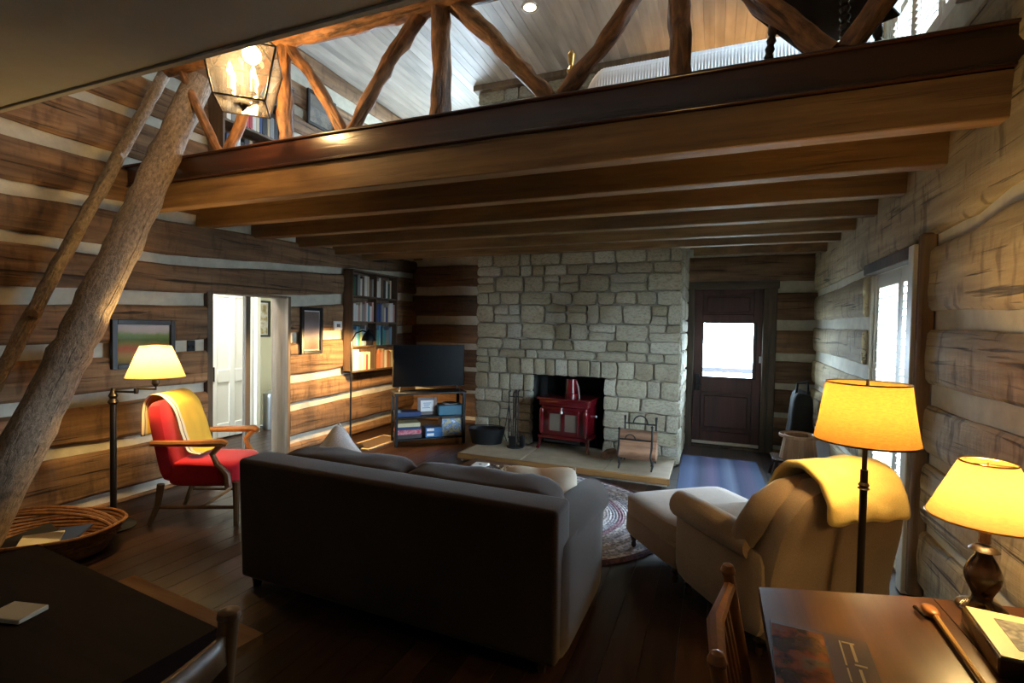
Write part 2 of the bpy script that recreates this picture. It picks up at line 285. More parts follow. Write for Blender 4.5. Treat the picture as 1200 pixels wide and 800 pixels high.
# ------------------------------------------------------------------ mesh helpers
def nz(x, y, z): return noise.noise(Vector((x, y, z)))
class MB:
    def __init__(s): s.bm = bmesh.new()
    def _tf(s, vs, c, rot):
        mt = Matrix.Translation(c) @ Euler(rot).to_matrix().to_4x4()
        for v in vs: v.co = mt @ v.co
    def box(s, c, d, rot=(0, 0, 0), bev=0, seg=1):
        r = bmesh.ops.create_cube(s.bm, size=1); vs = r['verts']
        for v in vs: v.co = Vector((v.co.x*d[0], v.co.y*d[1], v.co.z*d[2]))
        s._tf(vs, c, rot)
        if bev:
            es = list({e for v in vs for e in v.link_edges})
            bmesh.ops.bevel(s.bm, geom=es, offset=bev, segments=seg, affect='EDGES', profile=.6)
        return s
    def b2(s, lo, hi, bev=0, seg=1):
        return s.box([(a+b)/2 for a, b in zip(lo, hi)], [b-a for a, b in zip(lo, hi)], bev=bev, seg=seg)
    def tube(s, pts, rad, n=8, rough=0, seed=0, caps=True):
        pts = [Vector(p) for p in pts]
        if not hasattr(rad, '__len__'): rad = [rad]*len(pts)
        rings = []; up = None
        for i, p in enumerate(pts):
            t = (pts[min(i+1, len(pts)-1)]-pts[max(i-1, 0)]).normalized()
            if up is None: up = Vector((0, 0, 1)) if abs(t.z) < .9 else Vector((0, 1, 0))
            a = t.cross(up)
            if a.length < 1e-4: a = t.orthogonal()
            a.normalize(); b = a.cross(t).normalized(); up = b
            ring = []
            for k in range(n):
                th = 2*PI*k/n; r = rad[i]
                if rough: r *= 1+rough*nz(p.x*7+math.cos(th)*1.2+seed, p.y*7+math.sin(th)*1.2, p.z*7+seed*3)
                ring.append(s.bm.verts.new(p+(a*math.cos(th)+b*math.sin(th))*r))
            rings.append(ring)
        for r0, r1 in zip(rings, rings[1:]):
            for k in range(n): s.bm.faces.new((r0[k], r0[(k+1) % n], r1[(k+1) % n], r1[k]))
        if caps:
            s.bm.faces.new(rings[0][::-1]); s.bm.faces.new(rings[-1])
        return s
    def lathe(s, prof, n=16, c=(0, 0, 0), sx=1, sy=1, caps=True):
        rings = []
        for r, z in prof:
            rings.append([s.bm.verts.new((c[0]+sx*r*math.cos(2*PI*k/n), c[1]+sy*r*math.sin(2*PI*k/n), c[2]+z)) for k in range(n)])
        for r0, r1 in zip(rings, rings[1:]):
            for k in range(n): s.bm.faces.new((r0[k], r0[(k+1) % n], r1[(k+1) % n], r1[k]))
        if caps: s.bm.faces.new(rings[0][::-1]); s.bm.faces.new(rings[-1])
        return s
    def soft(s, c, d, n=5.0, cuts=6, rot=(0, 0, 0), wob=0, seed=0, pinch=0):
        """rounded cushion-like block (superellipsoid)"""
        old = set(s.bm.verts); r = bmesh.ops.create_cube(s.bm, size=2); vs = r['verts']
        es = list({e for v in vs for e in v.link_edges})
        bmesh.ops.subdivide_edges(s.bm, edges=es, cuts=cuts, use_grid_fill=True)
        vs = [v for v in s.bm.verts if v not in old]
        for v in vs:
            p = v.co; k = (abs(p.x)**n+abs(p.y)**n+abs(p.z)**n)**(1/n)
            p = p/k
            if pinch: 
                e = max(abs(p.x), abs(p.z)); p = Vector((p.x*(1+pinch*abs(p.x*p.z)), p.y*(1-.75*e**3), p.z*(1+pinch*abs(p.x*p.z))))
            v.co = Vector((p.x*d[0]/2, p.y*d[1]/2, p.z*d[2]/2))
            if wob: v.co += v.co.normalized()*wob*nz(v.co.x*6+seed, v.co.y*6, v.co.z*6+seed)
        s._tf(vs, c, rot)
        return s
    def prism(s, poly, z0, z1):
        a = [s.bm.verts.new((x, y, z0)) for x, y in poly]; b = [s.bm.verts.new((x, y, z1)) for x, y in poly]
        n = len(poly)
        for i in range(n): s.bm.faces.new((a[i], a[(i+1) % n], b[(i+1) % n], b[i]))
        s.bm.faces.new(a[::-1]); s.bm.faces.new(b); return s
    def sheet(s, rows):
        g = [[s.bm.verts.new(p) for p in r] for r in rows]
        for r0, r1 in zip(g, g[1:]):
            for k in range(len(r0)-1): s.bm.faces.new((r0[k], r0[k+1], r1[k+1], r1[k]))
        return s
    def mesh(s, name, mat, smooth=True):
        bmesh.ops.recalc_face_normals(s.bm, faces=s.bm.faces)
        me = bpy.data.meshes.new(name); s.bm.to_mesh(me); s.bm.free()
        me.materials.append(M[mat] if isinstance(mat, str) else mat)
        if smooth:
            me.polygons.foreach_set('use_smooth', [True]*len(me.polygons)); me.set_sharp_from_angle(angle=math.radians(38))
        return me
    def obj(s, name, mat, parent=None, loc=(0, 0, 0), rot=(0, 0, 0), smooth=True, label=None):
        return link(name, s.mesh(name, mat, smooth), parent, loc, rot, label)
def link(name, me, parent=None, loc=(0, 0, 0), rot=(0, 0, 0), label=None, scale=(1, 1, 1)):
    o = bpy.data.objects.new(name, me); C.objects.link(o); o.location = loc; o.rotation_euler = rot; o.scale = scale
    if parent: o.parent = parent
    if label: o['label'] = label
    return o
def tag(o, label, cat, group=None):
    o['label'] = label; o['category'] = cat
    if group: o['group'] = group
    return o
def thing(name, label, cat, loc=(0, 0, 0), rotz=0, group=None):
    o = bpy.data.objects.new(name, None); C.objects.link(o); o.empty_display_size = .1
    o.location = loc; o.rotation_euler = (0, 0, rotz); return tag(o, label, cat, group)
def struct(o): o['kind'] = 'structure'; return o
def copy_tree(o, parent=None):
    c = o.copy(); C.objects.link(c)
    if parent: c.parent = parent
    for ch in o.children: copy_tree(ch, c)
    return c
def solid(o, t, off=0):
    m = o.modifiers.new('thickness', 'SOLIDIFY'); m.thickness = t; m.offset = off; return o
def sub(o, l=1):
    m = o.modifiers.new('smooth', 'SUBSURF'); m.levels = l; m.render_levels = l; return o
def lerp(pts, x):
    if x <= pts[0][0]: return pts[0][1]
    for (a, b), (c, d) in zip(pts, pts[1:]):
        if x <= c: return b+(d-b)*(x-a)/(c-a)
    return pts[-1][1]

# ------------------------------------------------------------------ setting: shell
LX = -5.604; YB = -8.6; ZT = 4.6
def slab(name, mat, axis, pos, thick, s0, s1, z0, z1, openings=()):
    """wall slab in plane axis=pos (inner face), going outward by thick (signed), with openings (s0,s1,z0,z1)"""
    ss = sorted({s0, s1, *[o[0] for o in openings], *[o[1] for o in openings]})
    zs = sorted({z0, z1, *[o[2] for o in openings], *[o[3] for o in openings]})
    mb = MB()
    for a, b in zip(ss, ss[1:]):
        for c, d in zip(zs, zs[1:]):
            ms, mz = (a+b)/2, (c+d)/2
            if any(o[0] < ms < o[1] and o[2] < mz < o[3] for o in openings): continue
            p0, p1 = sorted((pos, pos+thick))
            if axis == 'x': mb.b2((p0, a, c), (p1, b, d))
            else: mb.b2((a, p0, c), (b, p1, d))
    bmesh.ops.remove_doubles(mb.bm, verts=mb.bm.verts, dist=1e-5)
    return struct(mb.obj(name, mat, smooth=False))
def log_mesh(x0, x1, zlo, zhi, proud, seed, mat, crook=.012):
    mb = MB(); n = max(3, int((x1-x0)/.13)); rings = []
    for i in range(n+1):
        x = x0+(x1-x0)*i/n
        a = zlo(x)+crook*nz(x*1.7, seed, 0)+.006*nz(x*6, seed, 5); b = zhi(x)+crook*nz(x*1.7, seed, 9)+.006*nz(x*6, seed, 3)
        h = b-a; p = proud*(1+.25*nz(x*1.3, seed, 7))
        pr = [(0.01, a), (-p*.55, a), (-p, a+.022)]
        for f in (.3, .5, .7): pr.append((-p-.010*nz(x*3.1, f*9, seed)-.004, a+h*f))
        pr += [(-p, b-.022), (-p*.55, b), (0.01, b)]
        rings.append([mb.bm.verts.new((x, y, z)) for y, z in pr])
    for r0, r1 in zip(rings, rings[1:]):
        for k in range(len(r0)-1): mb.bm.faces.new((r0[k], r0[k+1], r1[k+1], r1[k]))
        mb.bm.faces.new((r0[-1], r0[0], r1[0], r1[-1]))
    mb.bm.faces.new(rings[0][::-1]); mb.bm.faces.new(rings[-1])
    return mb.mesh('log', mat)
def log_wall(parent, rotz, loc, chinks, x0, x1, zb, zt, openings, mat, proud=.04, sgn=1, seed=0, ends=None):
    edges = [(lambda x: zb, 0.0)]+[((lambda x, p=p: lerp(p, sgn*x)), h) for p, h in chinks]+[(lambda x: zt, 0.0)]
    for i, ((f0, h0), (f1, h1)) in enumerate(zip(edges, edges[1:])):
        zlo = lambda x, f=f0, h=h0: f(x)+h
        zhi = lambda x, f=f1, h=h1: f(x)-h
        segs = [(x0, x1)]
        for a, b, c, d in openings:
            m = (a+b)/2; zm = (zlo(m)+zhi(m))/2
            if c < zm < d:
                ns = []
                for s, e in segs:
                    if a > s and b < e: ns += [(s, a), (b, e)]
                    elif a <= s < b < e: ns.append((b, e))
                    elif s < a < e <= b: ns.append((s, a))
                    elif not (a <= s and e <= b): ns.append((s, e))
                segs = ns
        for s, e in segs:
            if e-s < .06: continue
            mt = mat(i) if callable(mat) else mat
            link('log', log_mesh(s, e, zlo, zhi, proud, seed+i*3.7, mt), parent, loc, (0, 0, rotz))

# floor: dark base with separate boards running toward the fireplace
fl = struct(MB().b2((-8.2, YB, -.12), (0.3, .3, -.02)).obj('floor', 'soot', smooth=False))
x = LX; bmes = {}
rb = random.Random(4)
while x < -.001:
    wd = rb.choice((.125, .14, .15)); wd = min(wd, -x)
    cut = [YB] + sorted([YB+2.2+rb.random()*1.5, YB+5+rb.random()*2]) + [0]
    for a, b in zip(cut, cut[1:]):
        link('board', MB().b2((-wd/2+.0006, -(b-a)/2+.0006, -.022), (wd/2-.0006, (b-a)/2-.0006, rb.uniform(-.0012, 0)), bev=.0012).mesh('board', 'floor', False), fl, (x+wd/2, (a+b)/2, 0))
    x += wd
# left wall
LOPEN = [(-3.53, -2.585, 0, 1.78)]
wl = slab('wall_left', 'chink', 'x', LX, -.2, YB, .2, 0, ZT, LOPEN)
def S(*v): return list(zip((-8.6, -5, -3.9, -2.4, -.36, 0), v))
LCH = [(S(.04, .05, .06, .14, .17, .17), .045), (S(.47, .49, .475, .525, .58, .58), .045), (S(.86, .85, .866, .84, .93, .94), .048), (S(1.24, 1.24, 1.245, 1.32, 1.42, 1.43), .056),
       (S(1.6, 1.63, 1.68, 1.743, 1.925, 1.93), .062), (S(2.03, 2.035, 2.02, 2.12, 2.26, 2.27), .042), (S(2.36, 2.37, 2.41, 2.46, 2.55, 2.55), .05), (S(2.77, 2.77, 2.76, 2.82, 2.85, 2.85), .058),
       (S(3.17, 3.17, 3.17, 3.2, 3.2, 3.2), .045), (S(3.56, 3.56, 3.56, 3.6, 3.6, 3.6), .06), (S(3.93, 3.93, 3.93, 3.9, 3.9, 3.9), .06), None]
LCH = LCH[:-1] + [(list(zip((-8.6, 0), (4.30, 4.30))), .09)]
log_wall(wl, PI/2, (LX, 0, 0), LCH, YB, 0, 0, ZT, [(a, b, 0, 1.76) for a, b, c, d in [(-3.56, -2.56, 0, 0)]], 'log', .048, 1, 1)
# right wall
ROPEN = [(-3.33, -2.22, .03, 1.96), (-3.75, -2.35, 3.2, 4.3)]
wr = slab('wall_right', 'chink', 'x', 0, .22, YB, .2, 0, ZT, ROPEN)
def S2(*v): return list(zip((-8.6, -4.2, -3.9, -1.1, 0), v))
RCH = [(S2(.05, .05, .05, .1, .1), .03), (S2(.40, .42, .42, .45, .45), .03), (S2(.76, .79, .80, .85, .87), .035), (S2(1.13, 1.155, 1.15, 1.2, 1.22), .06), (S2(1.55, 1.54, 1.56, 1.57, 1.6), .05),
       (S2(2.08, 2.055, 2.0, 1.95, 1.95), .04), (S2(2.62, 2.62, 2.6, 2.6, 2.6), .03), (S2(3.05, 3.05, 3.05, 3.05, 3.05), .05), None, (S2(3.95, 3.95, 3.95, 3.95, 3.95), .05), (S2(4.35, 4.35, 4.35, 4.35, 4.35), .05)]
RCH[8] = (S2(3.5, 3.5, 3.5, 3.5, 3.5), .05)
log_wall(wr, -PI/2, (0, 0, 0), RCH, 0, -YB, 0, ZT, [(2.17, 3.42, .03, 1.93), (2.3, 3.8, 3.15, 4.35)], 'log_pale', .034, -1, 40)
# back wall and gable
BOPEN = [(-1.44, -.47, 0, 2.12), (-5.4, -4.3, 2.75, 4.3)]
wb = slab('wall_back', 'chink', 'y', 0, .22, LX, 0, 0, ZT, BOPEN)
BCH = [([(-6, z), (0, z)], h) for z, h in ((.08, .03), (.48, .03), (.83, .04), (1.18, .05), (1.575, .065), (2.03, .07), (2.475, .055), (2.95, .05), (3.4, .05), (3.85, .05), (4.25, .05))]
log_wall(wb, 0, (0, 0, 0), BCH, LX, 0, 0, ZT, [(-3.9, -.42, 0, 2.25), (-5.45, -4.25, 2.7, 4.35)], 'log_dark', .04, 1, 80)
# wall behind the camera
wq = slab('wall_rear', 'chink', 'y', YB, -.2, LX, 0, 0, ZT)
# upper ceiling of whitewashed beadboard
ce = struct(MB().b2((LX, YB, ZT+.02), (0, 0, ZT+.14)).obj('ceiling', 'soot', smooth=False))
bw = .1; nb = int(-LX/bw)+1
bme = MB().b2((-bw/2+.0008, -2.75, 0), (bw/2-.0008, 2.75, .022), bev=.0022).mesh('bead_board', 'bead', False)
bme2 = MB().b2((-bw/2+.0008, -1.55, 0), (bw/2-.0008, 1.55, .022), bev=.0022).mesh('bead_board', 'bead', False)
for i in range(nb):
    link('board', bme, ce, (LX+bw*(i+.5), -2.75, ZT)); link('board', bme2, ce, (LX+bw*(i+.5), -7.05, ZT))
# loft floor over the far half of the room (underside seen between the joists)
lf = struct(MB().b2((LX, -4.2, 2.585), (0, 0, 2.62)).obj('ceiling', 'deck', smooth=False))
for i in range(21):
    link('board', MB().b2((LX, -.098, 0), (0, .098, .03)).mesh('board', 'deck', False), lf, (0, -4.1+.2*i, 2.556))
# plaster soffit over the viewer
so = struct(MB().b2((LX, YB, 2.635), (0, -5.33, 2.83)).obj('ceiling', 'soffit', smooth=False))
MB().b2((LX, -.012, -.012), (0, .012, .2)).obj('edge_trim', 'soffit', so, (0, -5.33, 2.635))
# joists
for i in range(7):
    y = -4.19+.595*i-(.08 if i == 5 else 0); hz = .178 if i else .196
    o = MB().b2((LX+.0, -.05, 0), (0, .05, hz), bev=.006).obj('joist', 'joist', None, (0, y, 2.356))
    names = ['frontmost, directly under the dark rim', 'second back from the loft edge', 'third back from the loft edge', 'fourth back from the loft edge',
             'fifth back from the loft edge', 'sixth back, just before the chimney face', 'rearmost, beside the chimney over the dark door']
    tag(o, 'long brown sawn ceiling joist, '+names[i], 'joist', 'ceiling joists under the loft')
    if i == 6: o.scale.x = .244; o.location.x = 0
rm = thing('rim_beam', 'dark reddish polished rim beam running across the edge of the loft', 'beam', (0, -4.25, 2.555))
MB().b2((LX, 0, 0), (0, .11, .165), bev=.008, seg=2).obj('beam', 'rim', rm)
MB().b2((LX, -.012, 0), (0, .0, .014), bev=.003).obj('bead_strip', 'rim', rm)
MB().b2((LX, -.016, .165), (0, .125, .18), bev=.005).obj('cap', 'rim', rm)

# ------------------------------------------------------------------ left side room seen through the doorways
slab('wall_side_room', 'cream_wall', 'x', -7.15, -.12, -5.4, -.4, 0, 2.3)
slab('wall_side_room', 'cream_wall', 'y', -1.1, .12, -7.15, LX-.2, 0, 2.3)
slab('wall_side_room', 'cream_wall', 'y', -5.2, -.12, -7.15, LX-.2, 0, 2.3, [(-6.8, -5.95, .6, 2.0)])
struct(MB().b2((-7.3, -5.4, 2.3), (LX-.2, -.9, 2.4)).obj('ceiling', 'plaster', smooth=False))
for i in range(10):
    link('board', MB().b2((-.074, -2.2, -.022), (.074, 2.2, 0), bev=.002).mesh('board', 'floor', False), fl, (-5.68-.15*i, -3.2, 0))
# doorway jambs and heads in the log wall
a, b, c, d = LOPEN[0]
fr = struct(MB().b2((LX-.2, a, d-.02), (LX+.02, b, d+.005)).obj('door_2', 'jamb', smooth=False))
MB().b2((LX-.2, a-.03, 0), (LX+.05, a+.03, d), bev=.004).obj('jamb', 'frame_dark', fr)
MB().b2((LX-.2, b-.012, 0), (LX+.05, b+.03, d), bev=.004).obj('jamb', 'jamb', fr)
MB().b2((LX-.19, -2.985, 0), (LX-.14, -2.925, d), bev=.004).obj('mullion_post', 'frame_dark', fr)
# white panelled door standing in the side room
d4 = thing('panel_door', 'white panelled interior door seen through the doorway beside the red chair', 'door', (-6.86, -2.56, 0), math.radians(90))
MB().b2((0, .012, .02), (.62, .03, 1.93)).obj('slab', 'door_white', d4)
for a, b, c, d in ((0, .1, .02, 1.93), (.52, .62, .02, 1.93), (.27, .35, .02, 1.93)): MB().b2((a, -.006, c), (b, .035, d), bev=.006).obj('stile', 'door_white', d4)
for c, d in ((.02, .2), (.72, .88), (1.8, 1.93)):
    for a, b in ((.1, .27), (.35, .52)): MB().b2((a, -.0055, c), (b, .034, d), bev=.005).obj('rail', 'door_white', d4)
MB().b2((.02, -.018, .74), (.055, -.006, .92), bev=.004).obj('latch', 'black', d4, label='black latch plate')
dt = struct(MB().b2((-7.15, -2.62, 0), (-6.83, -2.57, 2.02), bev=.004).obj('trim_1', 'trim_white', smooth=False))
struct(MB().b2((-7.15, -1.93, 0), (-6.80, -1.87, 2.05), bev=.004).obj('trim_2', 'trim_white', smooth=False))
def framed(name, label, loc, rotz, wd, ht, fw, mats, depth=.03, mat_w=0, tilt=0, group=None):
    """framed picture standing in local x-z, facing local -y; loc = centre on the wall"""
    t = thing(name, label, 'picture', loc, rotz, group); t.rotation_euler = (tilt, 0, rotz)
    mb = MB()
    for s in (-1, 1):
        mb.box((s*(wd-fw)/2, -depth/2, 0), (fw, depth, ht), bev=.004); mb.box((0, -depth/2, s*(ht-fw)/2), (wd-2*fw, depth, fw), bev=.004)
    mb.obj('frame', mats[0], t)
    if mat_w: MB().box((0, -.008, 0), (wd-2*fw, .006, ht-2*fw)).obj('mat_board', 'white', t, smooth=False)
    MB().box((0, -.010-(.003 if mat_w else 0), 0), (wd-2*fw-2*mat_w, .006, ht-2*fw-2*mat_w)).obj('print', mats[1], t, smooth=False)
    MB().box((0, -.018, 0), (wd-2*fw+.002, .003, ht-2*fw+.002)).obj('glass_pane', 'glass', t, smooth=False)
    return t
M['pr_bird'] = print_mat('dark_bird_print', [(.02, .03, .02), (.10, .13, .06), (.45, .30, .06), (.75, .72, .6), (.3, .06, .04)], 9)
M['pr_pink'] = stripes('pink_poster_print', [(0, (.30, .10, .08)), (.25, (.55, .26, .2)), (.38, (.42, .36, .36)), (.8, (.2, .14, .12))], 'z', 2.0, .5, 'LINEAR', wob=.4)
M['pr_hill'] = stripes('hill_landscape_print', [(0, (.16, .10, .04)), (.2, (.42, .26, .05)), (.40, (.50, .10, .05)), (.5, (.26, .20, .05)), (.58, (.09, .15, .03)), (.72, (.20, .28, .06)), (.80, (.6, .48, .42)), (1, (.66, .56, .55))], 'z', 3.0, .5, 'LINEAR', wob=.35)
M['pr_grey'] = print_mat('grey_portrait_print', [(.14, .12, .10), (.22, .17, .13), (.08, .09, .12), (.35, .30, .24)], 7)
framed('framed_print', 'dark bird print in black frame on the cream wall beyond the doorway', (-7.135, -1.58, 1.54), PI/2, .30, .52, .03, ('blackframe', 'pr_bird'), mat_w=.015)
tb = thing('waste_bin', 'tall brushed steel bin inside the doorway below the bird print', 'bin', (-6.86, -1.62, 0))
MB().lathe([(.115, 0), (.12, .02), (.12, .46)], 24).obj('body', 'steel', tb); MB().lathe([(.123, .46), (.12, .50), (.04, .54), (.0, .545)], 24).obj('lid', 'steel', tb)
light('added_side_room_light', 'AREA', (-6.35, -3.0, 2.27), 62, (1, .97, .9), size=.5, shape='DISK')  # area light added out of view to brighten the side room, no fitting modelled

# ------------------------------------------------------------------ window_1 on the right: casing, louvred shutters, glass
def shutter_window(name, y0, y1, z0, z1, npan, nl, casing=True):
    wv = struct(MB().b2((.02, y0, z0), (.20, y0+.03, z1)).b2((.02, y1-.03, z0), (.20, y1, z1)).b2((.02, y0, z1-.03), (.20, y1, z1)).b2((.02, y0, z0), (.20, y1, z0+.03)).obj(name, 'trim_white', smooth=False))
    MB().b2((.15, y0+.03, z0+.03), (.156, y1-.03, z1-.03)).obj('pane', 'glass', wv, smooth=False)
    ym = (y0+y1)/2
    MB().b2((.135, ym-.02, z0+.03), (.17, ym+.02, z1-.03)).obj('sash_bar', 'trim_white', wv)
    pw = (y1-y0-.06)/npan
    ph = (z1-z0-.06-.1-.1)
    for i in range(npan):
        a = y0+.03+pw*i
        sh = MB().b2((.03, a+.002, z0+.03), (.06, a+.05, z1-.03), bev=.003).b2((.03, a+pw-.05, z0+.03), (.06, a+pw-.002, z1-.03), bev=.003)\
            .b2((.03, a+.05, z0+.03), (.06, a+pw-.05, z0+.13)).b2((.03, a+.05, z1-.13), (.06, a+pw-.05, z1-.03)).b2((.03, a+.05, z0+.13+ph/2-.03), (.06, a+pw-.05, z0+.13+ph/2+.03)).obj('shutter', 'trim_white', wv)
        lm = MB().box((0, 0, 0), (.052, pw-.102, .007), rot=(0, math.radians(-9), 0)).mesh('louver', 'trim_white', False)
        for k in range(nl):
            z = z0+.13+.03+(ph-.06)*k/(nl-1)
            if abs(z-(z0+.13+ph/2)) < .045: continue
            link('louver', lm, sh, (.045, a+pw/2, z))
        MB().b2((.0, a+pw/2-.006, z0+.2), (.012, a+pw/2+.006, z1-.2)).obj('tilt_rod', 'trim_white', sh)
    for zz in ((.25, .75) if casing else ()):
        MB().b2((-.006, y0+.022, z0+(z1-z0)*zz-.06), (.03, y0+.04, z0+(z1-z0)*zz+.06)).obj('hinge', 'black', wv)
    return wv
w1 = shutter_window('window_1', -3.33, -2.22, .03, 1.96, 2, 34)
MB().b2((-.09, -3.40, 0), (.02, -3.31, 1.99), bev=.006).obj('casing', 'trim_white', w1)
MB().b2((-.055, -3.31, 1.93), (.02, -2.22, 2.01), bev=.005).obj('casing', 'frame_dark', w1)
MB().b2((-.075, -3.465, 0.02), (-.0, -3.405, 2.04), bev=.012).obj('outer_post', 'jamb', w1)
w2 = shutter_window('window_2', -3.75, -2.35, 3.2, 4.3, 3, 20, False)
MB().b2((-.07, -3.85, 3.1), (.02, -3.74, 4.4), bev=.006).obj('casing', 'trim_white', w2)
w3 = struct(MB().b2((-5.4, .02, 2.75), (-5.34, .2, 4.3)).b2((-4.36, .02, 2.75), (-4.3, .2, 4.3)).b2((-5.4, .02, 2.75), (-4.3, .2, 2.8)).b2((-5.4, .02, 4.25), (-4.3, .2, 4.3)).b2((-4.87, .1, 2.75), (-4.83, .13, 4.3)).obj('added_gable_window', 'trim_white', smooth=False))  # unseen gable window, added to bring daylight onto the loft ceiling
MB().b2((-5.34, .12, 2.8), (-4.36, .126, 4.25)).obj('pane', 'glass', w3, smooth=False)
w4 = struct(MB().b2((-6.8, -5.3, .6), (-6.75, -5.2, 2)).b2((-6.0, -5.3, .6), (-5.95, -5.2, 2)).b2((-6.8, -5.3, .6), (-5.95, -5.2, .65)).b2((-6.8, -5.3, 1.95), (-5.95, -5.2, 2)).obj('added_side_window', 'trim_white', smooth=False))  # window added out of view to let daylight into the side room
MB().b2((-6.75, -5.26, .65), (-6.0, -5.254, 1.95)).obj('pane', 'glass', w4, smooth=False)

# ------------------------------------------------------------------ door_1 at the back, with frame and porch beyond
d1 = struct(MB().b2((-1.36, .06, .03), (-.57, .10, .9)).b2((-1.36, .06, 1.59), (-.57, .10, 2.02)).b2((-1.36, .06, .9), (-1.257, .10, 1.59)).b2((-.631, .06, .9), (-.57, .10, 1.59)).obj('door_1', 'door_dark', smooth=False))
for a, b, c, d in ((-1.36, -1.26, .03, 2.02), (-.67, -.57, .03, 2.02)): MB().b2((a, .035, c), (b, .065, d), bev=.005).obj('stile', 'door_dark', d1)
for c, d in ((.03, .2), (.70, .90), (1.59, 1.70), (1.95, 2.02)): MB().b2((-1.26, .037, c), (-.67, .064, d), bev=.005).obj('rail', 'door_dark', d1)
MB().b2((-1.22, .045, .25), (-.71, .06, .66), bev=.01).obj('panel', 'door_dark', d1); MB().b2((-1.22, .045, 1.73), (-.71, .06, 1.92), bev=.01).obj('panel', 'door_dark', d1)
MB().b2((-1.257, .075, .9), (-.631, .081, 1.59)).obj('pane', 'glass', d1, smooth=False)
MB().b2((-1.26, .03, .89), (-1.245, .07, 1.6)).b2((-.643, .03, .89), (-.628, .07, 1.6)).b2((-1.26, .03, .89), (-.63, .07, .905)).b2((-1.26, .03, 1.585), (-.63, .07, 1.6)).obj('glazing_bead', 'black', d1)
MB().b2((-1.355, .02, .035), (-.575, .036, .075), bev=.004).obj('door_sweep', 'trim_white', d1, label='pale weather strip')
MB().b2((-1.335, .01, .72), (-1.28, .036, .93), bev=.006).tube([(-1.31, .03, .8), (-1.31, -.02, .8), (-1.25, -.025, .8)], .011).obj('latch', 'black', d1)
MB().b2((-.598, .02, 1.1), (-.575, .04, 1.18)).obj('latch_catch', 'steel', d1)
MB().b2((-1.49, -.03, 0), (-1.36, .12, 2.03), bev=.006).obj('jamb', 'frame_dark', d1); MB().b2((-.57, -.03, 0), (-.42, .12, 2.03), bev=.006).obj('jamb', 'frame_dark', d1)
MB().b2((-1.49, -.035, 2.012), (-.40, .12, 2.29), bev=.008).obj('header', wood('door_header_wood', (.045, .03, .02), (.12, .085, .055), 'x', crack=.4), d1)
MB().b2((-1.36, -.02, 0), (-.57, .12, .03), bev=.004).obj('threshold', 'frame_dark', d1)
struct(MB().b2((-9, .25, -.3), (14, 14, -.12)).obj('ground', 'grass', smooth=False)); struct(MB().b2((.3, -14, -.3), (14, .25, -.12)).obj('ground', 'grass', smooth=False))
pr = thing('porch_railing', 'porch railing with angled braces outside the door window', 'railing', (-.95, 2.2, -.12))
M['porch'] = plain('dark_porch_paint', (.012, .009, .013), .8)
MB().b2((-2, -.04, .92), (2, .04, 1.0)).obj('rail', 'porch', pr)
for a in (-1, 1): MB().box((a*.62, 0, 1.12), (.4, .05, .06), rot=(0, -a*PI/4, 0)).obj('brace', 'porch', pr); MB().b2((a*.8-.05, -.05, 0), (a*.8+.05, .05, 2.4)).obj('post', 'porch', pr)

# ------------------------------------------------------------------ stone fireplace
FY = -1.17; FX0, FX1 = -3.905, -1.45
fp = thing('stone_fireplace', 'wide fireplace of rough grey-buff stone blocks with a square black firebox', 'fireplace', (0, 0, 0))
BX0, BX1, BZ = -3.165, -2.255, .925
cb = MB()
for lo, hi in (((FX0+.02, FY+.03, 0), (BX0, -.002, 2.56)), ((BX1, FY+.03, 0), (FX1-.02, -.002, 2.56)), ((BX0, FY+.03, BZ), (BX1, -.002, 2.56)), ((BX0, -.5, 0), (BX1, -.002, BZ)),
               ((-4.05, -.87, 2.63), (-1.55, -.002, ZT))): cb.b2(lo, hi)
cb.obj('core', 'mortar', fp, smooth=False)
cb = MB()
for lo, hi in (((BX0-.001, FY+.08, .08), (BX0+.012, -.5, BZ)), ((BX1-.012, FY+.08, .08), (BX1+.001, -.5, BZ)), ((BX0, FY+.08, BZ-.012), (BX1, -.5, BZ+.001)), ((BX0, -.52, .08), (BX1, -.49, BZ)), ((BX0, FY+.1, .06), (BX1, -.5, .086))): cb.b2(lo, hi)
cb.obj('firebox_lining', 'soot', fp, smooth=False)
SP = []
for k in range(14):
    mb = MB(); r = bmesh.ops.create_cube(mb.bm, size=1)
    bmesh.ops.subdivide_edges(mb.bm, edges=mb.bm.edges[:], cuts=3, use_grid_fill=True)
    for v in mb.bm.verts:
        p = v.co*2; e = 7.0+3*nz(k*3.1, 1, 2)
        q = p/((abs(p.x)**e+abs(p.y)**e+abs(p.z)**e)**(1/e))
        v.co = q*.5+Vector((.055*nz(q.x*1.6+k*7, q.y, q.z*1.6), .13*nz(q.x*1.9+k*5, q.z*1.9, 4), .07*nz(q.z*1.6, q.x*1.6, k*11)))
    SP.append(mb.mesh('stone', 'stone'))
rs = random.Random(21)
def stone(x0, x1, z0, z1, y, proud=.035):
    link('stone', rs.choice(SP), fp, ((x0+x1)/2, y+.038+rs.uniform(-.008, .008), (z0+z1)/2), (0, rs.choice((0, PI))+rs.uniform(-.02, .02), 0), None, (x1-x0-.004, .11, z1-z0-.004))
def course(x0, x1, z0, z1, y, lo=.13, hi=.42):
    x = x0
    while x < x1-.001:
        wd = rs.uniform(lo, hi)
        if x1-(x+wd) < lo*.8: wd = x1-x
        if z1-z0 > .17 and rs.random() < .38 and wd > .16:
            zm = z0+(z1-z0)*rs.uniform(.38, .62); stone(x, x+wd, z0, zm, y)
            if wd > .3 and rs.random() < .5: m = x+wd*rs.uniform(.4, .6); stone(x, m, zm, z1, y); stone(m, x+wd, zm, z1, y)
            else: stone(x, x+wd, zm, z1, y)
        else: stone(x, x+wd, z0, z1, y)
        x += wd
z = .02
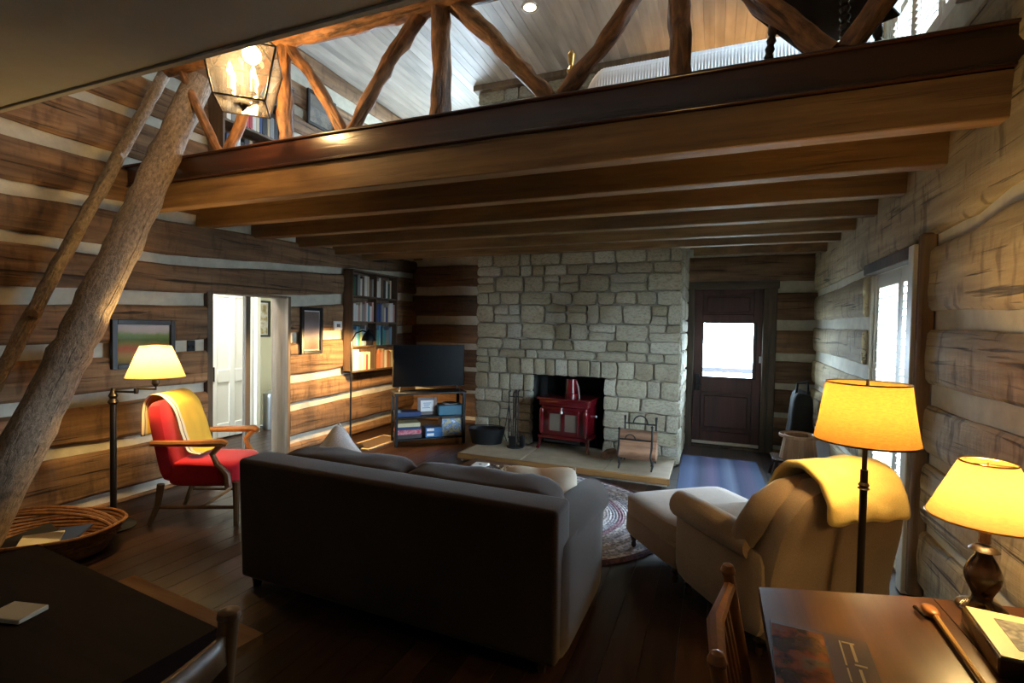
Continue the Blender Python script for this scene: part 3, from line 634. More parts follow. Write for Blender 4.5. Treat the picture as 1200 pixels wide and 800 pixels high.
for h in (.19, .15, .20, .16, .20):
    course(FX0, BX0+.02, z, z+h, FY, .12, .34); course(BX1-.02, FX1, z, z+h, FY, .12, .36); z += h
z = .92                                                 # flat arch of upright stones over the firebox
course(FX0, -3.30, z, z+.2, FY, .14, .3); course(-2.12, FX1, z, z+.2, FY, .14, .36)
x = -3.30
while x < -2.13:
    wd = rs.uniform(.11, .18); wd = min(wd, -2.12-x) if -2.12-x-wd > .08 else -2.12-x
    stone(x, x+wd, z, z+.2, FY); x += wd
z = 1.12
for h in (.10, .13, .19, .22, .15, .20, .12, .16, .16): course(FX0, FX1, z, z+h, FY); z += h
zz = 0
while zz < 2.5:                                         # return of the chimney beside the door
    h = rs.uniform(.13, .24); h = min(h, 2.55-zz); y = FY+.02
    while y < -.02:
        d = min(rs.uniform(.2, .45), -.01-y)
        link('stone', rs.choice(SP), fp, (FX1-.035, y+d/2, zz+h/2), (0, 0, PI/2), None, (d-.012, .1, h-.012)); y += d
    zz += h
z = 2.70
for h in (.2, .22, .18, .24, .2, .22, .18, .24, .22): 
    course(-4.07, -1.53, z, min(z+h, ZT-.06), -.9, .15, .45); z += h
MB().b2((-4.10, -.99, ZT-.075), (-1.5, -.86, ZT-.002), bev=.006).obj('cornice', 'jamb', fp)
he = thing('hearth', 'raised hearth of pale sandstone slabs with a timber edge in front of the stove', 'hearth', (0, 0, 0))
HX = (-3.70, -2.98, -2.10, -1.475)
MB().b2((HX[0]+.02, -1.95, 0), (HX[-1]-.02, FY-.055, .06)).obj('base', 'mortar', he, smooth=False)
for a, b in zip(HX, HX[1:]): MB().b2((a+.003, -1.975, .055), (b-.003, FY-.05, .088), bev=.005).obj('hearth_slab', 'slab', he)
MB().b2((BX0+.02, FY-.049, .04), (BX1-.02, FY+.09, .087), bev=.003).obj('hearth_slab', 'slab', he)
MB().b2((HX[0]-.012, -2.0, .03), (HX[-1]+.01, -1.975, .09), bev=.005).obj('edging', 'bench', he, label='honey timber edging')
MB().b2((HX[0]-.012, -2.0, .03), (HX[0]+.003, FY-.05, .089), bev=.004).obj('edging', 'bench', he)

# ------------------------------------------------------------------ red enamel wood stove
st = thing('wood_stove', 'glossy dark red enamelled cast iron wood stove with two glazed doors', 'stove', (-2.67, -1.20, .088), math.radians(-4)); st.scale = (.92, .95, 1)
MB().b2((-.30, -.20, .16), (.30, .20, .50), bev=.02, seg=3).obj('body', 'stove', st)
MB().b2((-.345, -.245, .575), (.345, .235, .60), bev=.012, seg=3).b2((-.32, -.22, .5), (.32, .215, .578), bev=.02, seg=2).obj('top_plate', 'stove', st)
MB().b2((-.33, -.225, .13), (.33, .21, .165), bev=.012, seg=2).obj('base_moulding', 'stove', st)
for s in (-1, 1):
    dd = MB().b2((.012 if s > 0 else -.21, -.222, .20), (.21 if s > 0 else -.012, -.198, .225)).b2((.012 if s > 0 else -.21, -.222, .42), (.21 if s > 0 else -.012, -.198, .47), bev=.004).b2((s*.10-.098, -.222, .22), (s*.10-.075, -.198, .43)).b2((s*.10+.085, -.222, .22), (s*.10+.108, -.198, .43)).obj('fire_door', 'stove', st)
    MB().b2((s*.11-.085, -.21, .22), (s*.11+.085, -.204, .43)).obj('glass_pane', 'stoveglass', dd, smooth=False)
    MB().tube([(s*.11-.09, -.222, .425), (s*.11-.045, -.225, .445), (s*.11, -.225, .452), (s*.11+.045, -.225, .445), (s*.11+.09, -.222, .425)], .009).obj('arch_rib', 'stove', dd)
    MB().soft((s*.285, -.205, .33), (.055, .05, .30), 4, 4).obj('corner_pilaster', 'stove', st)
    for t in (-1, 1):
        MB().tube([(s*.29, t*.165, .15), (s*.31, t*.185, .10), (s*.315, t*.19, .05), (s*.335, t*.215, .0)], [.035, .024, .017, .022], 8).obj('leg', 'stove', st)
    MB().tube([(s*.16, -.235, .535), (s*.08, -.25, .528), (0, -.252, .525)], .008).obj('relief', 'stove', st)
MB().lathe([(.085, .60), (.085, .63), (.072, .64), (.072, .80)], 20, (.0, .06, 0)).obj('flue_collar', 'stove', st)
MB().tube([(.0, -.225, .49), (.0, -.26, .49), (0, -.265, .455)], .009).lathe([(.014, .43), (.018, .445), (.012, .46)], 10, (0, -.265, 0)).obj('door_handle', 'steel', st)
MB().tube([(.335, -.15, .42), (.40, -.16, .42)], .008).lathe([(.012, -.012), (.016, 0), (.012, .012)], 10, (.405, -.16, .42)).obj('side_handle', 'steel', st)
MB().tube([(.17, -.10, .60), (.155, -.11, .72), (.135, -.12, .80)], [.009, .011, .007]).obj('damper_lever', 'steel', st, label='bright damper lever')
MB().b2((-.24, -.24, .10), (.24, -.05, .128), bev=.004).obj('ash_lip', 'black', st)
ft = thing('fire_tool_set', 'black wrought iron fire tool stand with poker, tongs, brush and shovel on the hearth', 'fire tools', (-3.235, -1.46, .088))
MB().lathe([(.10, 0), (.10, .012), (.03, .025), (.012, .05)], 18).obj('base', 'black', ft); MB().tube([(0, 0, .04), (0, 0, .62), (0, 0, .67)], [.009, .009, .013]).obj('post', 'black', ft)
MB().tube([(-.085, 0, .59), (.085, 0, .59)], .006).tube([(0, -.07, .59), (0, .07, .59)], .006).obj('cross_arms', 'black', ft)
def tool(x, y, kind):
    mb = MB().tube([(x, y, .10), (x, y, .60)], .006).tube([(x, y, .6), (x, y, .64), (x+.012, y, .66), (x+.02, y, .645)], .009)
    if kind == 'shovel': mb.box((x, y-.01, .075), (.095, .012, .15), rot=(.15, 0, 0), bev=.004)
    if kind == 'brush': mb.soft((x, y, .08), (.06, .04, .14), 4, 3)
    if kind == 'poker': mb.tube([(x, y, .12), (x+.01, y, .06), (x+.04, y, .05)], .006)
    if kind == 'tongs': mb.tube([(x, y, .5), (x+.03, y, .3), (x+.04, y, .1), (x+.02, y, .06)], .005).tube([(x, y, .5), (x-.03, y, .3), (x-.06, y, .15), (x-.02, y, .06)], .005)
    mb.obj(kind, 'black', ft)
tool(0, -.075, 'shovel'); tool(.088, 0, 'brush'); tool(-.088, 0, 'tongs'); tool(.0, .07, 'poker')
hd = thing('coal_hod', 'black metal coal hod sitting at the left end of the hearth', 'coal hod', (-3.62, -1.42, .09), math.radians(20)); hd.scale = (1.05, 1, .78)
MB().sheet([[(x*(1+.25*t), y*(1+.2*t)-.03*t, .24*t) for x, y in [(.17*math.cos(a), .12*math.sin(a)) for a in [2*PI*k/20 for k in range(21)]]] for t in (0, .3, .6, .85, 1)]).lathe([(.17, .0), (.17, .008)], 20, sy=.7).obj('body', 'black', hd)
MB().tube([(.21*math.cos(a), -.03, .24+.05*math.sin(a)) for a in [PI*k/10 for k in range(11)]], .006).obj('bail_handle', 'black', hd)
MB().b2((-.13, -.09, .16), (.14, .07, .215), bev=.02).obj('kindling_load', 'soot', hd)
# iron log rack with split log
lr = thing('log_rack', 'black wrought iron log rack with a ring handle, standing right of the stove', 'log rack', (-1.815, -1.62, .088))
for x, z1 in ((-.16, .40), (.16, .44)):
    MB().tube([(x, -.2, 0), (x+.012, -.2, .06), (x-.012, -.2, .14), (x, -.2, .24), (x, -.2, z1)], [.008, .011, .008, .011, .008]).lathe([(.0, -.02), (.016, 0), (.0, .02)], 8, (x, -.2, z1)).obj('front_post', 'black', lr)
    MB().tube([(x, .16, 0), (x, .16, .42), (x, .16, .48)], [.009, .009, .014]).obj('rear_post', 'black', lr)
    MB().tube([(x, -.2, .06), (x, .16, .06)], .008).obj('runner', 'black', lr)
MB().tube([(-.17, .16, .40), (.17, .16, .40)], .008).tube([(-.17, -.2, .30), (.17, -.2, .30)], .008).obj('cross_bar', 'black', lr)
MB().tube([(.075*math.cos(a), .16, .40+.085*math.sin(a)) for a in [PI*k/10 for k in range(11)]], .007).obj('ring_handle', 'black', lr)
MB().tube([(.05*math.cos(a)-.05, -.2, .30+.05*math.sin(a)) for a in [PI*k/10 for k in range(11)]], .006).obj('ring_handle', 'black', lr)
M['firewood'] = wood('split_firewood', (.12, .055, .03), (.32, .17, .095), 'x', bump=.6, crack=.5, rnd=.15)
for i, (z, r, lab) in enumerate(((.165, .10, 'thick split firewood log at the bottom of the iron log rack'), (.315, .055, 'slim split firewood log on top in the iron log rack'))):
    o = MB().tube([(-.19+.38*k/8, .01*nz(k, i, 2), z+.008*nz(k*2., i, 0)) for k in range(9)], r, 11, .22, i*5).obj('firewood_log', 'firewood', None, (-1.815, -1.635, .088), (0, 0, .03*i)); tag(o, lab, 'firewood', 'logs in the iron rack')
o = MB().tube([(-.1, 0, 0), (0, .01, .0), (.1, 0, .0)], [.045, .055, .045], 9, .3, 4).obj('firewood_log', 'firewood', None, (-2.13, -1.50, .142), (0, 0, 1.2)); tag(o, 'short gnarled firewood log lying on the hearth between stove and rack', 'firewood', 'logs in the iron rack')

# ------------------------------------------------------------------ loft: twig railing, bed, table, bookcase, lantern
tr = thing('twig_railing', 'rustic railing of peeled crooked branches along the loft edge', 'railing', (0, -4.19, 2.735))
def stick(name, a, b, r0, r1, seed, bow=.03, mat='bark', par=None, n=None, k=12, rough=.34, label=None):
    a, b = Vector(a), Vector(b); ln = (b-a).length; n = n or max(5, int(ln/.07)); d = (b-a).normalized()
    q = Vector((0, 0, 1)).rotation_difference(d)
    pts = [Vector((bow*math.sin(PI*i/n)*math.cos(seed)+.012*nz(i*.6, seed, 0), bow*.6*math.sin(PI*i/n*1.3)*math.sin(seed)+.012*nz(i*.6, seed, 5), ln*i/n)) for i in range(n+1)]
    rad = [(r0+(r1-r0)*i/n)*(1+.13*nz(i*.8, seed*2, 8)) for i in range(n+1)]
    o = MB().tube(pts, rad, k, rough, seed).obj(name, mat, par, a, q.to_euler(), label=label); return o
TZ = 2.735
def rl(name, x0, z0, x1, z1, r0, r1, seed, bow=.03): stick(name, (x0, .0, z0-TZ), (x1, 0, z1-TZ), r0, r1, seed, bow, par=tr)
rl('post', -2.695, 2.735, -2.70, 3.46, .062, .058, 1, .012); rl('post', -1.31, 2.735, -1.32, 3.46, .055, .055, 2, .01); rl('post', -3.93, 2.735, -3.94, 3.44, .052, .05, 3, .01)
rl('brace', -3.36, 2.74, -2.78, 3.46, .040, .048, 4, .02); rl('brace', -2.0, 2.745, -2.63, 3.44, .042, .055, 5, .03); rl('brace', -1.93, 2.74, -1.38, 3.44, .045, .042, 6, .03)
rl('brace', -3.42, 2.74, -3.90, 3.40, .038, .035, 7, .02); rl('brace', -.66, 2.745, -1.28, 3.42, .052, .05, 8, .02); rl('brace', -.60, 2.745, -.14, 3.4, .05, .05, 9, .02)
rl('brace', -4.58, 2.74, -5.0, 3.42, .034, .034, 10, .01); rl('brace', -4.49, 2.74, -4.02, 3.42, .036, .036, 11, .01)
stick('top_rail', (-5.15, 0, .72), (-.02, 0, .74), .055, .06, 12, .05, par=tr, n=60)
sn = thing('stair_stringer', 'thick pale peeled tree trunk slanting up to the loft as stair stringer', 'tree trunk', (-4.97, -5.49, 0))
stick('trunk', (0, 0, 0.01), (.02, 1.42, 3.38), .122, .095, 20, .03, 'trunk', sn, 46, 16, .10)
hr = thing('stair_handrail', 'slim knotty pole slanting beside the thick trunk as stair handrail', 'handrail', (-5.36, -5.56, 0))
stick('pole', (0, 0, .01), (.0, 1.46, 3.5), .045, .042, 23, .03, 'trunk', hr, 40, 10, .16)
for t, s in ((.43, .05), (.60, .045), (.78, .045)):
    p = Vector((0, 1.46*t, 3.5*t)); MB().tube([p, p+Vector((.06, -.05, .01))], [s*.6, s*.5], 8).obj('knot_stub', 'jamb', hr, label='sawn branch stub')
bd = thing('loft_bed', 'bed with ribbed white bedspread up in the loft behind the railing', 'bed', (0, 0, 2.62))
MB().b2((-2.2, -2.85, .0), (-.25, -1.3, .5), bev=.02).obj('frame', 'turned', bd)
mb = MB(); r = [[], []]
# bedspread with fine ribs hanging over the near side
def prof(t):   # t 0..1 from lower hem over the near edge to the far side
    pts = [(-2.96, .2), (-2.955, .68), (-2.92, .87), (-2.85, .94), (-2.6, .96), (-1.3, .96)]
    f = t*(len(pts)-1); i = min(int(f), len(pts)-2); u = f-i
    return pts[i][0]+(pts[i+1][0]-pts[i][0])*u, pts[i][1]+(pts[i+1][1]-pts[i][1])*u
rows = []
for j in range(21):
    y, z = prof(j/20); row = []
    for i in range(261):
        x = -2.13+1.93*i/260; e = max(0, (-1.98-x)/.15); zz = z-.16*e*e*(1 if z > .3 else 0)
        rb_ = .0022*math.sin(i*PI/1.5)
        row.append((x, y+(-rb_ if j < 8 else 0), zz+(rb_ if j >= 6 else 0)))
    rows.append(row)
mb.sheet(rows).obj('bedspread', 'white', bd)
for x, y in ((-2.36, -2.5), (-2.36, -1.55)):
    MB().lathe([(.025, 0), (.025, .75), (.04, .78), (.025, .81), (.018, .9), (.035, .95), (.018, 1.0), (.02, 1.1), (.04, 1.15), (.018, 1.19), (.028, 1.24), (.036, 1.29), (.01, 1.33)], 14, (x, y, 0)).obj('bedpost', 'brass', bd)
MB().tube([(-2.36, -2.5, .7), (-2.36, -2.05, .82), (-2.36, -1.55, .7)], .018).obj('foot_rail', 'brass', bd)
lt = thing('loft_side_table', 'dark small table with spiral turned legs near the loft window', 'table', (-.62, -3.78, 2.64), math.radians(-31))
MB().b2((-.27, -.33, .60), (.27, .33, .63), bev=.008).obj('tabletop', 'turned', lt); MB().b2((-.24, -.30, .50), (.24, .30, .60), bev=.006).obj('apron', 'turned', lt)
lgm = MB().lathe([(.012, 0), (.022, .02)]+[(.016+.009*(k % 2), .04+.022*k) for k in range(18)]+[(.026, .45), (.026, .52)], 10).mesh('leg', 'turned')
for a in (-1, 1):
    for b in (-1, 1): link('leg', lgm, lt, (a*.2, b*.26, 0), (b*.10, -a*.08, 0))

BM = {}
def book(colr, wd, ht, dp, loc, rotz, tilt, label, group):
    if colr not in BM:
        mb = MB().box((-.44, 0, 0), (.10, 1, 1), bev=.02).box((.44, 0, 0), (.10, 1, 1), bev=.02).box((0, -.47, 0), (.9, .06, 1), bev=.015)
        me = mb.mesh('book', 'book_'+colr); me.materials.append(M['pages'])
        n0 = len(me.polygons); BM[colr] = me
        bm = bmesh.new(); bm.from_mesh(me); r = bmesh.ops.create_cube(bm, size=1)
        for v in r['verts']: v.co = Vector((v.co.x*.8, v.co.y*.92+.0, v.co.z*.95))
        for f in {f for v in r['verts'] for f in v.link_faces}: f.material_index = 1
        bm.to_mesh(me); bm.free()
    o = link('book', BM[colr], None, loc, (0, tilt, rotz), None, (wd, dp, ht)); o.rotation_mode = 'ZYX' if False else 'XYZ'
    return tag(o, label, 'book', group)
ORD = ['first', 'second', 'third', 'fourth', 'fifth', 'sixth', 'seventh', 'eighth', 'ninth', 'tenth', 'eleventh', 'twelfth', 'thirteenth']
def fill_shelf(y0, y1, z, x, palette, rnd, where, group, hmin, hmax, wmin, wmax, dp=.12):
    """row of upright books on the left wall, spines toward the room (+x)"""
    y = y0; k = 0
    while True:
        wd = rnd.uniform(wmin, wmax)
        if y+wd > y1 or k >= 13: break
        ht = rnd.uniform(hmin, hmax); c = rnd.choice(palette)
        size = 'tall' if ht > (hmin+hmax)/2 else 'short'
        book(c, wd*.94, ht, dp, (x, y+wd/2, z+ht/2+.001), PI/2, 0, '%s %s book, %s from left, %s' % (size, c, ORD[k], where), group)
        y += wd; k += 1
ns = thing('added_nightstand', 'small dark stand, unseen, added to carry the lamp behind the loft bed', 'added_nightstand', (-1.0, -.75, 2.62)); MB().b2((-.22, -.2, .55), (.22, .2, .6), bev=.006).obj('top', 'turned', ns)  # unseen stand, added only to hold the lamp beyond the bed
for a in (-1, 1):
    for b in (-1, 1): MB().b2((a*.18-.02, b*.16-.02, 0), (a*.18+.02, b*.16+.02, .55)).obj('leg', 'turned', ns)
nl = thing('added_bedside_lamp', 'unseen gold shaded lamp added behind the loft bed to warm the ceiling', 'table lamp', (-1.0, -.75, 3.22))  # lamp added out of sight for the warm light on the loft ceiling
MB().lathe([(.06, 0), (.06, .015), (.02, .03), (.035, .1), (.015, .18), (.012, .24)], 16).obj('body', 'brass', nl); MB().lathe([(.13, .22), (.08, .38)], 28, caps=False).obj('lamp_shade', 'shade_gold', nl)
light('added_bedside_light', 'POINT', (-1.0, -.75, 3.52), 42, (1, .52, .16), shadow_soft_size=.03)  # warm light of the added lamp
def bookcase(name, label, y0, y1, z0, z1, shelves, x0, dp, ncol, mat):
    b = thing(name, label, 'bookcase', (x0, 0, 0)); t = .022
    MB().b2((0, y0, z0), (.012, y1, z1)).obj('back_panel', mat, b)
    for y in (y0, y1-t): MB().b2((0, y, z0), (dp, y+t, z1), bev=.003).obj('side_panel', mat, b)
    for z in (z0, z1-t): MB().b2((0, y0, z), (dp+.008, y1, z+t), bev=.003).obj('end_board', mat, b)
    for i in range(1, ncol): ym = y0+(y1-y0)*i/ncol; MB().b2((0, ym-t/2, z0), (dp, ym+t/2, z1), bev=.003).obj('divider', mat, b)
    for z in shelves: MB().b2((.01, y0+t, z-t), (dp-.005, y1-t, z), bev=.002).obj('shelf', mat, b)
    return b
M['case'] = wood('bookcase_wood', (.06, .035, .02), (.17, .105, .06), 'z', rough=.6, rnd=.1, bump=.1)
rk = random.Random(8)
bookcase('bookcase', 'open wooden wall bookcase with two columns of books beside the television', -1.70, -.72, .86, 2.19, (1.205, 1.525, 1.86), LX+.045, .15, 2, 'case')
PAL = {0: ['rust orange', 'white', 'red', 'cream', 'tan', 'dusty pink'], 1: ['sky blue', 'yellow green', 'black', 'teal', 'grey', 'sky blue'], 2: ['cream', 'dusty pink', 'grey', 'teal', 'white', 'navy blue'], 3: ['black', 'dark green', 'cream', 'grey', 'white', 'black', 'brown']}
for r, z in enumerate((.882, 1.205, 1.525, 1.86)):
    for c, (a, b_) in enumerate(((-1.675, -1.225), (-1.195, -.745))):
        e = b_-(rk.uniform(0, .10) if r else .05)
        fill_shelf(a, e, z, LX+.045+.085, PAL[r], rk, '%s shelf %s column of wall bookcase' % (('bottom', 'third', 'second', 'top')[r], ('left', 'right')[c]), 'books in the wall bookcase', .20, .275, .032, .062)
bookcase('loft_bookcase', 'dark open bookcase against the loft log wall behind the lantern', -3.56, -2.72, 2.64, 4.0, (3.00, 3.37, 3.74), LX+.045, .2, 1, 'case')
for r, z in enumerate((2.665, 3.00, 3.37, 3.74)):
    if r == 0: continue
    fill_shelf(-3.52, -2.78, z, LX+.045+.12, ['white', 'cream', 'grey', 'black', 'navy blue', 'red', 'white', 'sky blue', 'tan'], rk, '%s shelf of loft bookcase' % ('', 'lower middle', 'upper middle', 'top')[r], 'books in the loft bookcase', .19, .27, .032, .06, .15)
framed('framed_portrait', 'grey portrait in a black frame on the loft log wall', (LX+.05, -2.125, 4.0), PI/2, .46, .40, .035, ('blackframe', 'pr_grey'))
# glazed lantern over the slot between loft and soffit
la = thing('hanging_lantern', 'large square glass lantern with dark metal frame and candle bulbs hanging by the loft', 'lantern', (-3.845, -4.60, 2.726), math.radians(42)); la.scale = (1.05, 1.05, 1.05)
def lring(w, z, t=.008):
    mb = MB()
    for s in (-1, 1): mb.box((0, s*w, z), (2*w+t, t, t)); mb.box((s*w, 0, z), (t, 2*w, t))
    return mb
WT, WB, ZB, ZM, ZP = .19, .13, .08, .365, .52
fm = lring(WT, ZM); f2 = lring(WB, ZB); 
fm.obj('upper_rim', 'bronze', la); f2.obj('lower_rim', 'bronze', la); lring(.05, ZP, .012).obj('crown', 'bronze', la)
for a in (-1, 1):
    for b in (-1, 1):
        MB().tube([(a*WB, b*WB, ZB), (a*WT, b*WT, ZM), (a*.05, b*.05, ZP)], .006, 6).obj('corner_bar', 'bronze', la)
def pane(pts): 
    o = MB().sheet([[pts[0], pts[1]], [pts[3], pts[2]]]).obj('glass_pane', 'lanternglass', la, smooth=False); solid(o, .003)
for s in (0, 1, 2, 3):
    R_ = Matrix.Rotation(s*PI/2, 3, 'Z'); q = lambda x, y, z: tuple(R_ @ Vector((x, y, z)))
    pane([q(-WB, -WB, ZB), q(WB, -WB, ZB), q(WT, -WT, ZM), q(-WT, -WT, ZM)]); pane([q(-WT, -WT, ZM), q(WT, -WT, ZM), q(.05, -.05, ZP), q(-.05, -.05, ZP)])
pane([(-WB, -WB, ZB), (WB, -WB, ZB), (WB, WB, ZB), (-WB, WB, ZB)])
MB().lathe([(.004, 0), (.02, .03), (.05, .045), (.012, .07), (.012, .14)], 12, (0, 0, .05)).obj('candle_hub', 'bronze', la)
for k in range(4):
    a = PI/4+k*PI/2; x, y = .085*math.cos(a), .085*math.sin(a)
    MB().tube([(0, 0, .14), (x*.6, y*.6, .11), (x, y, .13)], .005).lathe([(.018, .13), (.022, .14)], 10, (x, y, 0)).obj('candle_arm', 'bronze', la)
    cs = MB().lathe([(.012, .14), (.012, .22)], 10, (x, y, 0)).obj('candle_sleeve', 'white', la)
    MB().lathe([(.006, .22), (.015, .245), (.012, .27), (.002, .30)], 10, (x, y, 0)).obj('candle_bulb', 'bulb', la)
MB().tube([(0, 0, ZP), (0, 0, (ZT-2.726)/1.05)], .006).obj('stem', 'bronze', la)
light('lantern_light', 'POINT', (-3.845, -4.60, 2.98), 62, (1, .66, .30), shadow_soft_size=.06)
dl = thing('recessed_ceiling_light', 'small round recessed light glowing in the whitewashed board ceiling', 'ceiling light', (-2.868, -2.228, ZT))
MB().lathe([(.085, -.012), (.085, 0), (.065, 0), (.06, -.008)], 24, caps=False).obj('trim_ring', 'white', dl); MB().lathe([(.062, -.006), (.062, -.004)], 24).obj('lens', 'downlight', dl)
light('downlight_light', 'SPOT', (-2.868, -2.228, ZT-.03), 40, (1, .78, .5), spot_size=2.4, spot_blend=.6, shadow_soft_size=.06)

# ------------------------------------------------------------------ television and stand in the corner
RT = math.radians(43.6)
ts = thing('television_stand', 'black metal television stand with open shelves holding board games', 'tv stand', (-4.345, -1.50, 0), RT)
for s in (-1, 1):
    for t in (0, 1): MB().b2((s*.425-.018, .01+t*.30, 0), (s*.425+.018, .046+t*.30, .64), bev=.003).obj('leg', 'black', ts)
    MB().b2((s*.425-.012, .046, .60), (s*.425+.012, .31, .63)).obj('side_rail', 'black', ts)
MB().b2((-.45, 0, .635), (.45, .36, .66), bev=.004).obj('top', 'black', ts)
for z in (.36, .09): MB().b2((-.425, .012, z-.02), (.425, .345, z), bev=.003).obj('shelf', 'black', ts)
def loc2(th, x, y, z):
    a = th.rotation_euler[2]; return (th.location.x+x*math.cos(a)-y*math.sin(a), th.location.y+x*math.sin(a)+y*math.cos(a), th.location.z+z)
tv = thing('television', 'wide black flat screen television on slim splayed feet', 'television', loc2(ts, 0, .16, .66), RT)
MB().b2((-.455, -.015, .055), (.455, .03, .585), bev=.006).obj('case', 'black', tv); MB().b2((-.447, -.018, .064), (.447, -.014, .577)).obj('screen', 'screen', tv, smooth=False)
for s in (-1, 1): MB().tube([(s*.36, 0, .06), (s*.385, -.09, .004)], .007).tube([(s*.36, 0, .06), (s*.385, .09, .004)], .007).obj('foot', 'steel', tv)
def gbox(c, d, colr, label, mats=None, group='board games on the television stand', name='game_box', rotz=0, cat='box'):
    t = thing(name, label, cat, loc2(ts, c[0], c[1], c[2]), RT+rotz, group)
    MB().b2((-d[0]/2, -d[1]/2, 0), (d[0]/2, d[1]/2, d[2]*.82), bev=.002).obj('box_base', colr, t, smooth=False)
    MB().b2((-d[0]/2-.003, -d[1]/2-.003, d[2]*.2), (d[0]/2+.003, d[1]/2+.003, d[2]), bev=.003).obj('lid', mats or colr, t, smooth=False)
    return t
for k, c in (('gnavy', (.02, .05, .15)), ('gwhite', (.75, .75, .72)), ('gpink', (.55, .10, .14)), ('gblue', (.03, .16, .38)), ('gteal', (.02, .13, .20)), ('gdark', (.05, .04, .04)), ('gcream', (.62, .56, .34))): M[k] = plain(k[1:]+'_printed_card', c, .45)
M['gsky'] = print_mat('blue_and_white_game_print', [(.62, .66, .72), (.05, .22, .5), (.7, .62, .25), (.12, .3, .6), (.8, .82, .85)], 16)
M['gred'] = print_mat('red_game_print', [(.5, .06, .10), (.68, .3, .32), (.5, .06, .1)], 30)
gbox((-.27, .16, .361), (.30, .22, .055), 'gnavy', 'flat dark blue game box at the left of the upper shelf')
t = thing('photo_frame', 'grey framed white notice leaning on the upper shelf of the television stand', 'picture', loc2(ts, -.02, .14, .361), RT); t.rotation_euler = (-.12, 0, RT)
M['greyframe'] = wood('weathered_grey_frame', (.12, .10, .09), (.24, .2, .18), 'x', rnd=0)
mb = MB()
for s in (-1, 1): mb.box((s*.105, 0, .11), (.04, .016, .22), bev=.003); mb.box((0, 0, .11+s*.09), (.17, .016, .04), bev=.003)
mb.obj('frame', 'greyframe', t); MB().box((0, .003, .11), (.17, .006, .14)).obj('print', 'white', t, smooth=False)
mb = MB()
for k in range(4): mb.box((-.005*k, -.0005, .145-.02*k), (.10-.02*(k % 3), .001, .006))
mb.obj('handwriting', 'gblue', t, smooth=False)
gbox((.27, .16, .361), (.33, .24, .12), 'gteal', 'teal box with papers heaped on it at the right of the upper shelf')
t = thing('paper_heap', 'loose heap of white papers on the teal box', 'papers', loc2(ts, .25, .15, .482), RT)
for k in range(3): MB().box((.02*k, .01*k, .004+.007*k), (.2-.03*k, .15, .004), rot=(.03*k, .02*k-.02, .3*k-.2)).obj('sheet', 'gwhite' if k % 2 else 'gdark', t, smooth=False)
zz = .091
for c, h, lab, w_ in (('gdark', .05, 'black and silver game box at the bottom of the left stack', .31), ('gred', .055, 'red lettered game box in the middle of the left stack', .30), ('gnavy', .035, 'navy game box lying third up in the left stack', .28), ('gcream', .05, 'cream and navy game box on top of the left stack', .27)):
    gbox((-.265, .15, zz), (w_, .22, h), c, lab); zz += h+.001
zz = .091
for lab, h in (('lower blue game box with white label in the middle stack', .06), ('upper blue game box with white label in the middle stack', .06)):
    t = gbox((.045, .14, zz), (.21, .2, h), 'gblue', lab); MB().b2((-.09, -.1045, h*.3), (.0, -.1035, h*.85)).obj('paper_label', 'white', t, smooth=False, label='white paper label'); zz += h+.001
gbox((.28, .15, .091), (.26, .2, .22), 'gsky', 'tall blue and white picture puzzle box at the right of the lower shelf')
gbox((.28, .15, .312), (.25, .19, .03), 'gdark', 'thin dark game box lying on the tall puzzle box')

# ------------------------------------------------------------------ pharmacy lamp and floor grille at the left wall
pl = thing('pharmacy_floor_lamp', 'slim black pharmacy floor lamp with small metal dome shade by the bookcase', 'floor lamp', (-5.12, -2.06, 0))
MB().lathe([(.15, 0), (.155, .012), (.14, .03), (.05, .045), (.018, .07), (.012, .12)], 24).obj('base', 'bronze', pl); MB().tube([(0, 0, .06), (0, 0, 1.02), (0, 0, 1.30)], [.011, .011, .009]).obj('pole', 'black', pl)
MB().tube([(0, 0, 1.28), (.05, .02, 1.38), (.12, .05, 1.41), (.19, .08, 1.39)], .009).obj('neck', 'black', pl)
MB().lathe([(.085, -.075), (.075, -.03), (.055, .01), (.025, .035), (.012, .06)], 20, (.19, .08, 1.365), caps=False).obj('shade', 'black', pl)
MB().lathe([(.004, .0), (.026, -.02), (.03, -.045), (.018, -.068), (.004, -.075)], 12, (.19, .08, 1.365)).obj('bulb', 'bulb', pl)
light('pharmacy_lamp_light', 'SPOT', (-4.93, -1.98, 1.275), 230, (1, .64, .27), rot=(0, .55, .0), spot_size=2.75, spot_blend=.35, shadow_soft_size=.04)
gv = thing('floor_grille', 'brown floor heating grille with pale wooden border by the pharmacy lamp', 'floor vent', (-5.03, -1.68, .001), 0)
MB().b2((-.17, -.38, 0), (.17, -.34, .012)).b2((-.17, .34, 0), (.17, .38, .012)).b2((-.17, -.34, 0), (-.14, .34, .012)).b2((.14, -.34, 0), (.17, .34, .012)).obj('border', 'ventframe', gv, smooth=False)
MB().b2((-.14, -.34, 0), (.14, .34, .003)).obj('tray', 'soot', gv, smooth=False)
sm = MB().b2((-.14, -.006, .003), (.14, .006, .009)).mesh('slat', 'vent', False)
for k in range(28): link('slat', sm, gv, (0, -.33+.0245*k, 0))
th_ = thing('thermostat', 'small white thermostat on the log wall left of the bookcase', 'thermostat', (LX+.045, -1.815, 1.465)); MB().b2((0, -.07, -.055), (.03, .07, .055), bev=.006).obj('cover', 'white', th_); MB().b2((.03, -.03, -.02), (.032, .03, .02)).obj('display', 'greyframe', th_, smooth=False)
sw = thing('light_switch', 'black double switch plate on the chinking left of the doorway', 'light switch', (LX, -3.69, 1.245)); MB().b2((0, -.04, -.06), (.008, .04, .06), bev=.003).obj('plate', 'black', sw)
for s in (-1, 1): MB().b2((.008, s*.018-.006, -.014), (.02, s*.018+.006, .014)).obj('toggle', 'black', sw)
